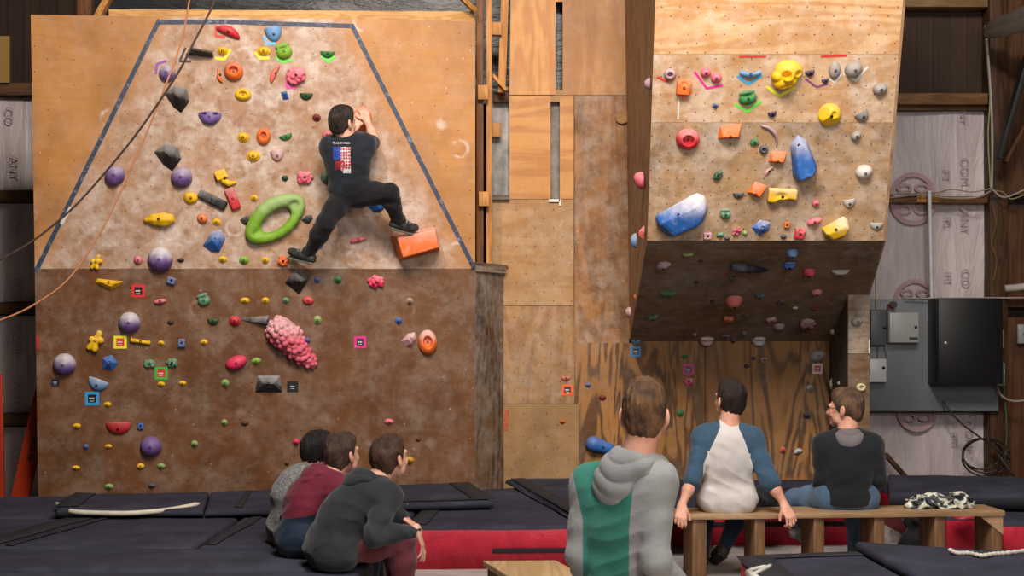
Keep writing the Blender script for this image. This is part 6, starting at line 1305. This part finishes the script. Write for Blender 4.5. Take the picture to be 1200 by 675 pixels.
sk = skin(); fl_blk = fabric('1d1f23', 150, .85, .18, bump=.5); jeans = fabric('47617c', 200, .85, .3, .05, .5, 'denim'); dkjeans = fabric('1c2a3c', 200, .85, .25, 0, .5, 'dark_denim'); blk_shoe = flat('1a1a1c', .5, .3, 20)
mwhite = flat('c8c4bc', .6)
CURL = ((35, 55, 40), (35, 55, 40), (38, 55, 40), (40, 55, 40))
# ---- seated in the green shirt, nearest
Y = 5.65
p = Person(D(724, 682, Y)*[1, 1, 0]+[0, 0, .45], 'person in a teal and grey raglan hooded shirt seated nearest the camera, seen from behind', .0052)
p.setup(D(724, 704, Y), D(725, 660, Y), D(732, 608, Y-.01), D(747, 541, Y-.01), D(692, 567, Y+.08), D(770, 565, Y-.07), D(755, 486, Y+.01), (.14, .98, -.02),
        [(D(682, 652, Y+.03), D(698, 712, Y+.22)), (D(768, 658, Y-.15), D(808, 706, Y+.02))],
        [(D(702, 710, Y+.02), D(736, 706, Y+.45), D(738, 815, Y+.45), D(745, 826, Y+.62)), (D(747, 710, Y-.03), D(790, 706, Y+.36), D(790, 822, Y+.36), D(800, 832, Y+.55))])
p.body(sk, [((D(698, 712, Y+.22), (.4, .6, -.5), (0, .3, -1), (.8, -.5, 0)), {'curl': CURL}), ((D(808, 706, Y+.02), (.5, .8, -.4), (-.2, .3, -1), (-.8, .5, 0)), {'curl': CURL})])
p.hair(hairmat('2a1a12', '94683f'), .013, .014, -.052, .055, seed=3, swirl=1)
teal = fabric('2c7d70', 160, .9, .2, .15, .4, 'teal_jersey'); hgrey = fabric('7c7c7c', 160, .92, .2, .0, .3, 'heather_jersey')
def rag(p, w=.06, k=.5, ar=.085):
    def fn(q):
        r = q-p.N; u = np.abs(r@p.A2[0]); v = -(r@p.A2[2]); line = u-(w+k*np.clip(v, 0, .24)); arm = np.minimum(ar-p.armdist(q), u-.10)
        return np.minimum(line, np.maximum(arm, .16-v))
    return fn
@cached
def fabric2(ca, cb, scale=160, var=.15, heather=(0, 0), bump=.4, rough=.9):
    """one garment sewn from two fabrics; the mesh attribute 'region' says which"""
    t = NT('two_fabrics'); v = t.coord(); n = t.noise(v, 3, 3); f = t.noise(v, scale, 2); at = t.n('Attribute'); at.attribute_name = 'region'; k = t.math('GREATER_THAN', at.outputs['Fac'], 0.0); cs = []
    for c, h in ((ca, heather[0]), (cb, heather[1])):
        c = s2l(c); b = t.ramp(n, [(.3, tuple(x*(1-var*1.5) for x in c[:3])+(1,)), (.7, tuple(min(1, x*(1+var)) for x in c[:3])+(1,))])
        if h: b = t.mix(t.math('MULTIPLY', t.sm(t.noise(v, 420, 2), .45, .7), h), b, (.55, .55, .55, 1))
        cs.append(b)
    t.bump(t.math('ADD', t.math('MULTIPLY', f, .25), t.noise(v, 14, 4)), bump, .012); t.b.inputs['Sheen Weight'].default_value = .12
    return t.out(t.mix(k, cs[0], cs[1]), rough, 0, .25)
def greenfn(q):
    px = CX+F*q[:, 0]/q[:, 1]; py = CY-F*(q[:, 2]-CH)/q[:, 1]; xr_ = 744-np.clip(py-550, 0, 70)*.1; xl_ = 672+np.clip(py-560, 0, 50)*.22
    return np.maximum(px-xr_, xl_-px)*.01
p.shirt(fabric2('246a5c', '808080', heather=(.05, .12)), .006, 1.0, .13, None, region=greenfn, folds=.007, seed=4, neck=.064, m=.98, seat=-.005, h=.0048)
def draped_hood(p, mat, parent, off=0.0, sz=1.0, drop=.0, h=.005, seed=70):
    """hood lying on the upper back: a soft cowl round the neck with U-shaped folds pressed into it"""
    f = Field(*p.bounds([p.N], .28), h); U, Fw, R = p.A2[2], p.A2[1], p.A2[0]; A = np.array([R, Fw, U]); an = np.linspace(-math.pi*1.18, math.pi*.18, 20)
    f.chain([p.N+R*.082*sz*math.cos(a)+Fw*(.078*sz*math.sin(a))+U*(.012+.012*math.sin(a)) for a in an], [.026*sz]*20, .02)
    f.ell(p.N-Fw*(.075)*sz-U*.02, (.105*sz, .05*sz, .055*sz), A, .03); f.ell(p.N-Fw*.105*sz-U*(.07+drop)+R*off, (.085*sz, .036*sz, (.07+drop*.6)*sz), A, .04)
    q1 = sines(seed, 20, 5)
    def folds(x, y, z):
        X, Y_, Z = x-p.N[0], y-p.N[1], z-p.N[2]; u = X*R[0]+Y_*R[1]+Z*R[2]-off*.5; v = X*U[0]+Y_*U[1]+Z*U[2]; w = X*Fw[0]+Y_*Fw[1]+Z*Fw[2]
        ph = (v-(5.5*u*u)-.012*q1(x, y, z))*84+seed; return (.008*(1-np.abs(np.sin(ph*.5))**.6)*(w < .02)+.004*q1(x, y, z))
    f.warp(folds)
    f.ell(p.N+U*.06+Fw*.005, (.060*sz, .062*sz, .068), A, .012, 'sub'); return f.build('hood', mat, parent)
draped_hood(p, hgrey, p.root, -.035, 1.04, .03)
p.trousers(dkjeans, .01); p.shoes(blk_shoe, mwhite)
# ---- raglan shirt on the bench
Y = 9.30
hgL, hgR = D(797, 600, 9.06), D(927, 600, 9.11)
p = Person(D(852, 599, Y), 'person in a white shirt with blue sleeves sitting on the bench, gripping its edge', .0058)
p.setup(D(852, 581, Y), D(852, 560, Y-.02), D(852, 534, Y-.03), D(853, 503, Y-.0), D(826, 513, Y-.0), D(881, 513, Y-.0), D(855, 469, Y+.03), (-.42, .88, .18),
        [(D(812, 560, Y-.12), D(799, 592, 9.10)), (D(900, 560, Y-.12), D(920, 592, 9.14))],
        [(D(839, 586, Y), D(826, 588, Y+.42), D(824, 650, Y+.5), D(823, 653, Y+.67)), (D(866, 586, Y), D(872, 590, Y+.40), D(847, 644, Y+.42), D(838, 650, Y+.60))])
p.body(sk, [((D(799, 594, 9.08), (-.12, -.55, -.55), (0, .5, -1), (1, 0, 0)), {'curl': ((45, 60, 35),)*4, 'sc': 1.0, 'thumb': (.5, .6, .6)}), ((D(920, 594, 9.12), (.25, -.55, -.55), (0, .5, -1), (-1, 0, 0)), {'curl': ((45, 60, 35),)*4, 'thumb': (.5, .6, .6)})])
p.hair(hairmat('140d0a', '3c2820'), .013, .018, -.05, .06, seed=8, swirl=1)
white = fabric('cfc8c4', 160, .9, .08, 0, .4, 'white_jersey'); blue = fabric('2c4a62', 160, .9, .2, .15, .4, 'blue_jersey')
p.shirt(fabric2('cfc8c4', '2c4a62', heather=(0, .12)), .008, .66, .135, None, region=rag(p, .062, .42), folds=.007, seed=9, neck=.062, m=.92, seat=.02)
f = Field(p.N-.14, p.N+.14, .005); ring = [lp(p.N, p.hd, .12)+p.A2[0]*.063*math.cos(a)+p.A2[1]*.062*math.sin(a) for a in np.linspace(0, 2*math.pi, 20)]; f.chain(ring, [.009]*20, .005); f.build('collar', blue, p.root)
p.trousers(dkjeans, .006); p.shoes(flat('3a2c24', .6), flat('2a2624', .6))
# ---- glasses, black sweater
Y = 9.46
p = Person(D(990, 597, Y), 'person with glasses and a grey-hooded black sweater sitting on the bench', .006)
p.setup(D(992, 582, Y), D(993, 560, Y-.03), D(994, 540, Y-.02), D(993, 511, Y+.02), D(966, 522, Y+.02), D(1022, 522, Y-.02), D(990, 479, Y+.05), (-.86, .5, .02),
        [(D(962, 562, Y+.0), D(962, 580, Y+.28)), (D(1029, 562, Y-.03), D(1012, 582, Y+.22))],
        [(D(972, 584, Y), D(932, 586, Y+.30), D(937, 612, Y+.40), D(931, 626, Y+.42)), (D(1010, 584, Y), D(1002, 588, Y+.42), D(1003, 648, Y+.42), D(1003, 652, Y+.6))])
p.body(sk, [((D(962, 580, Y+.28), (-.2, .9, -.3), (0, .2, -1), (.9, 0, 0)), {'curl': ((10, 15, 10),)*4}), ((D(1012, 582, Y+.22), (-.4, .8, -.2), (0, .2, -1), (-.9, 0, 0)), {'curl': ((10, 15, 10),)*4})])
p.hair(hairmat('3a2820', '8c6a4c'), .017, .016, -.05, .05, seed=13, swirl=1)
p.shirt(fabric('181b20', 150, .85, .15, bump=.4), .012, .97, .02, None, folds=.005, seed=14, wide=1.0, name='sweater', m=.92, seat=.006)
draped_hood(p, fabric('6e6668', 150, .9, .15, 0, .3), p.root, 0, .98, -.012, .0055, 71)
p.trousers(jeans, .014); p.shoes(fabric('8a9094', 100, .9, .2), flat('9a9a9a', .6))
ge = MB(); gm = flat('120f10', .3, .02, 3)
for x in (-1, 1):
    c = p.H(x*.033, .106, .002); ge.tube([c+p.hr*.024*math.cos(a)+p.hu*.017*math.sin(a) for a in np.linspace(0, 2*math.pi, 17)[:-1]], .0022, 6, closed=True); ge.tube([p.H(x*.057, .106, .006), p.H(x*.079, .09, .006), p.H(x*.083, 0, .004), p.H(x*.08, -.018, -.012)], .0022, 6)
ge.tube([p.H(-.01, .108, .006), p.H(0, .112, .008), p.H(.01, .108, .006)], .0022, 6); ge.build('glasses', gm, p.root, smooth=True)
# ---- three men on the mats, listed from the near one
def sitter(label, px, Y, region=None, hoodmat=None, s_=1, head=None, hoodie=None, hf=(.62, .75, .18), neck=None, sh=None, mats=None, mfn=None, hair=('2a1c16', '5c4436'), kn=None, seed=20, hood=1.0, trm=None, hands=True, seat=.024, sweater='hoodie', wide=.98, foldamp=.011, e=.010):
    p = Person(D(px, 384+(CH-.3)*F/Y, Y), label, .006); z = lambda x, zz, YY: np.array([(x-CX)*YY/F, YY, zz])
    k = F/Y; P = z(px+6, .41, Y); fw = nrm((.86, .5, 0)); rg = np.array([fw[1], -fw[0], 0]); N = D(neck[0], neck[1], Y+.08); M = lp(P, N, .36)-fw*.055; T = lp(P, N, .72)-fw*.05
    shR = N+rg*.17-np.array([0, 0, .055])+fw*.02; shL = N-rg*.17-np.array([0, 0, .055])+fw*.02; hd = D(head[0], head[1], Y+.13)
    hR, hL = P+rg*.085, P-rg*.085; kR = hR+fw*.40+[.0, 0, .03]; kL = hL+fw*.42+[0, 0, .05]; aR = np.array([kR[0]-.01, kR[1]+.02, .09]); aL = np.array([kL[0]+.03, kL[1]+.02, .09]); tw = fw*.16
    elR = shR+fw*.10+np.array([0, 0, -.26])+rg*.03; elL = shL+fw*.12+np.array([0, 0, -.25])-rg*.02; wR = kR+fw*.06+[0, 0, .095]-rg*.03; wL = kL+fw*.02+[0, 0, .10]+rg*.05
    elR = elR if kn is None else D(*kn[0]); wR = wR if kn is None else D(*kn[1])
    p.setup(P, M, T, N, shL, shR, hd, hf, [(elL, wL), (elR, wR)], [(hL, kL, aL, aL+tw-[0, 0, .03]), (hR, kR, aR, aR+tw-[0, 0, .03])])
    p.body(skin('d9a890'), [((wL, fw*.7+rg*.5-[0, 0, .6], -rg*0+[0, 0, -1], rg*.2+fw*.6), {'curl': ((20, 30, 20),)*4}), ((wR, fw*.35-[0, 0, .9], -fw*.6-rg*.4-[0, 0, .3], -rg*.6+fw*.7), {'curl': ((12, 18, 12), (8, 14, 10), (14, 18, 12), (20, 22, 15))})])
    p.hair(hairmat(*hair), .012, .012, -.045, .05, seed=seed, swirl=1)
    p.shirt(mats, e, .985, .115, None, name=sweater, region=region and region(p), folds=foldamp, seed=seed+1, wide=wide, neck=.066, hemdir=(0, 0, -1), m=.84, seat=seat)
    if hood: draped_hood(p, hoodmat or mats, p.root, 0, 1.05, .0, .006, seed+9)
    p.trousers(trm, .018, he=-.026, seed=seed+3, folds=.007); p.shoes(blk_shoe, mwhite); return p
maroon_cord = fabric('6a3038', 120, .9, .2, 0, .5, 'corduroy')
sitter('person in a black hoodie and maroon trousers sitting on the mat edge', 384, 8.0, head=(457, 537), neck=(438, 568), kn=((438, 629, 7.78), (489, 622, 7.86)), mats=fabric('2a2d31', 150, .88, .2, 0, .5), trm=maroon_cord, seed=21, hair=('2c1c14', '6a4a38'), e=.012, seat=.014)
mar = fabric('6e1c30', 140, .7, .2, 0, .4, 'maroon_nylon'); navy = fabric('16263a', 140, .6, .2, 0, .4, 'navy_nylon')
sitter('person in a maroon and navy hooded jacket sitting on the mat behind the black hoodie', 348, 8.42, head=(401, 533), neck=(385, 562), mats=fabric2('6e1c30', '16263a', bump=.5, rough=.7), region=lambda p: (lambda q: np.minimum((p.N[2]-.175)+.15*(q[:, 0]-p.N[0])-q[:, 2], p.armdist(q)-.068)), trm=dkjeans, seed=31, hair=('2a1e18', '6a5242'), sweater='jacket', foldamp=.009, hoodmat=mar)
sitter('person in a grey sweatshirt sitting on the mat, mostly hidden, with very dark hair', 338, 8.88, head=(374, 530), neck=(360, 557), hf=(.75, .62, .1), mats=fabric('716f6d', 150, .9, .15, .3, .4), trm=dkjeans, seed=41, hood=None, hair=('0c0a0a', '241e1c'), sweater='sweatshirt')
# ---- the climber
def K(x, y, off): q = PL.hit(x, y); return D(x, y, q[1]-off)
p = Person(K(412, 226, .3), 'person in a black printed tee climbing, both hands on the orange ring hold', .0052)
p.setup(K(411, 223, .31), K(409, 203, .33), K(407, 187, .36), K(406, 163, .38), K(387, 171, .34), K(428, 169, .32), K(402, 144, .40), (.62, .72, .22),
        [(K(399, 166, .10), K(417, 148, .09)), (K(440, 166, .15), K(430, 141, .12))],
        [(K(404, 227, .30), K(381, 262, .42), K(361, 299, .20), K(342, 295, .11)), (K(421, 227, .29), K(457, 226, .44), K(467, 261, .27), K(486, 267, .20))], hu=(.12, 0, 1))
p.body(skin('e6b49c'), [((K(417, 148, .09), (.25, .15, 1), (0, 1, -.2), (1, 0, 0)), {'curl': ((30, 50, 30),)*4}), ((K(430, 141, .12), (-.35, .3, .9), (-.2, 1, -.3), (-1, 0, 0)), {'curl': ((40, 60, 30),)*4})])
p.hair(hairmat('1a1210', '3c2a22'), .013, .014, -.045, .055, seed=51, swirl=1)
tee = fabric('1e242c', 160, .88, .15, bump=.4); ink = [flat(c, .7, .25, 60) for c in ('b01c28', '1f3f9a', 'c8c8cc')]
def printfn(x, y, z):
    px = CX+F*x/y; py = CY-F*(z-CH)/y; m = np.zeros(len(x)); bk = p.armdist(np.stack([x, y, z], 1)) > .05; front = ((np.stack([x, y, z], 1)-p.T)@p.A1[1]) < 0; ok = bk & front
    st = np.sin(py*1.75) > .55; col = np.sin(px*1.9) > .75
    red = ok & (px > 399.5) & (px < 411) & (py > 172) & (py < 200); m[red] = 1; m[red & (st | col)] = 3; m[ok & (px > 390.5) & (px <= 399.5) & (py > 172) & (py < 187)] = 2
    m[ok & (px > 393) & (px < 404) & (py > 187+(404-px)*.2) & (py < 199) & (np.sin(px*2.1+py*1.3) > -.2)] = 1
    m[ok & (px > 402) & (px < 411) & (py > 199) & (py < 203)] = 3; m[ok & (px > 390) & (px < 410) & (py > 166.4) & (py < 168.6) & (np.sin(px*3.3) > -.5)] = 3
    return m
p.shirt([tee]+ink, .009, .32, .06, None, folds=.006, seed=52, neck=.062, mfn=printfn, name='tshirt', h=.0055)
blkt = fabric('16161a', 150, .85, .2, 0, .6); p.trousers(blkt, .010, seed=53, end=.93, folds=.007)
p.shoes(flat('3a3c3a', .5, .4, 30), flat('6a6c60', .6))
# ================================================================ light and camera
cam = bpy.data.cameras.new('camera'); cam.lens = 50; cam.sensor_width = 36; cam.shift_y = 46.5/1200; cam.clip_end = 100
co = bpy.data.objects.new('camera', cam); C.objects.link(co); co.location = (0, 0, CH); co.rotation_euler = (math.pi/2, 0, 0); bpy.context.scene.camera = co
def area(name, loc, aim, size, power, col, spread=180, sy=None):
    l = bpy.data.lights.new(name, 'AREA'); l.energy = power; l.color = col; l.size = size; l.spread = math.radians(spread)
    if sy: l.shape = 'RECTANGLE'; l.size_y = sy
    o = bpy.data.objects.new(name, l); C.objects.link(o); o.location = loc
    o.rotation_euler = (Vector(aim)-Vector(loc)).to_track_quat('-Z', 'Y').to_euler(); return o
def spot(name, loc, aim, power, col, ang, blend=.8, r=.15):
    l = bpy.data.lights.new(name, 'SPOT'); l.energy = power; l.color = col; l.spot_size = math.radians(ang); l.spot_blend = blend; l.shadow_soft_size = r
    o = bpy.data.objects.new(name, l); C.objects.link(o); o.location = loc
    o.rotation_euler = (Vector(aim)-Vector(loc)).to_track_quat('-Z', 'Y').to_euler(); return o
W = (1, .86, .72)
spot('wall_lamp', (-1.8, 7.2, 6.3), (-2.1, 11.8, 3.1), 640, W, 75, 1, .18)
spot('tower_lamp', (1.2, 5.6, 6.6), (1.9, 10.3, 3.7), 640, W, 60, 1, .18)
spot('centre_lamp', (-.1, 7.4, 6.4), (.2, 12.4, 3.8), 300, W, 70, 1, .18)
area('room_lamp', (-.5, 5.2, 7.0), (.3, 9, 0), 1.6, 330, (1, .93, .86))
area('bench_lamp', (1.0, 3.5, 7.0), (1.0, 7.5, 0), 1.2, 330, (1, .95, .9))
area('front_fill', (2.2, .5, 3.5), (1.2, 11, 1.0), 2.4, 250, (1, .93, .86))  # unseen fill added from the camera side to brighten underside and lower walls
area('corner_fill', (3.2, 6.5, 6.2), (4.6, 13.4, 2.2), 1.0, 80, (1, .93, .88))  # added fill light, no fixture there, lifts the right back wall
w = bpy.data.worlds.new('world'); bpy.context.scene.world = w; w.use_nodes = True; w.node_tree.nodes['Background'].inputs[0].default_value = (.9, .85, .85, 1); w.node_tree.nodes['Background'].inputs[1].default_value = .25
sc = bpy.context.scene; sc.view_settings.view_transform = 'Standard'; sc.view_settings.look = 'None'; sc.view_settings.exposure = 0; sc.view_settings.gamma = 1; sc.view_settings.use_curve_mapping = False
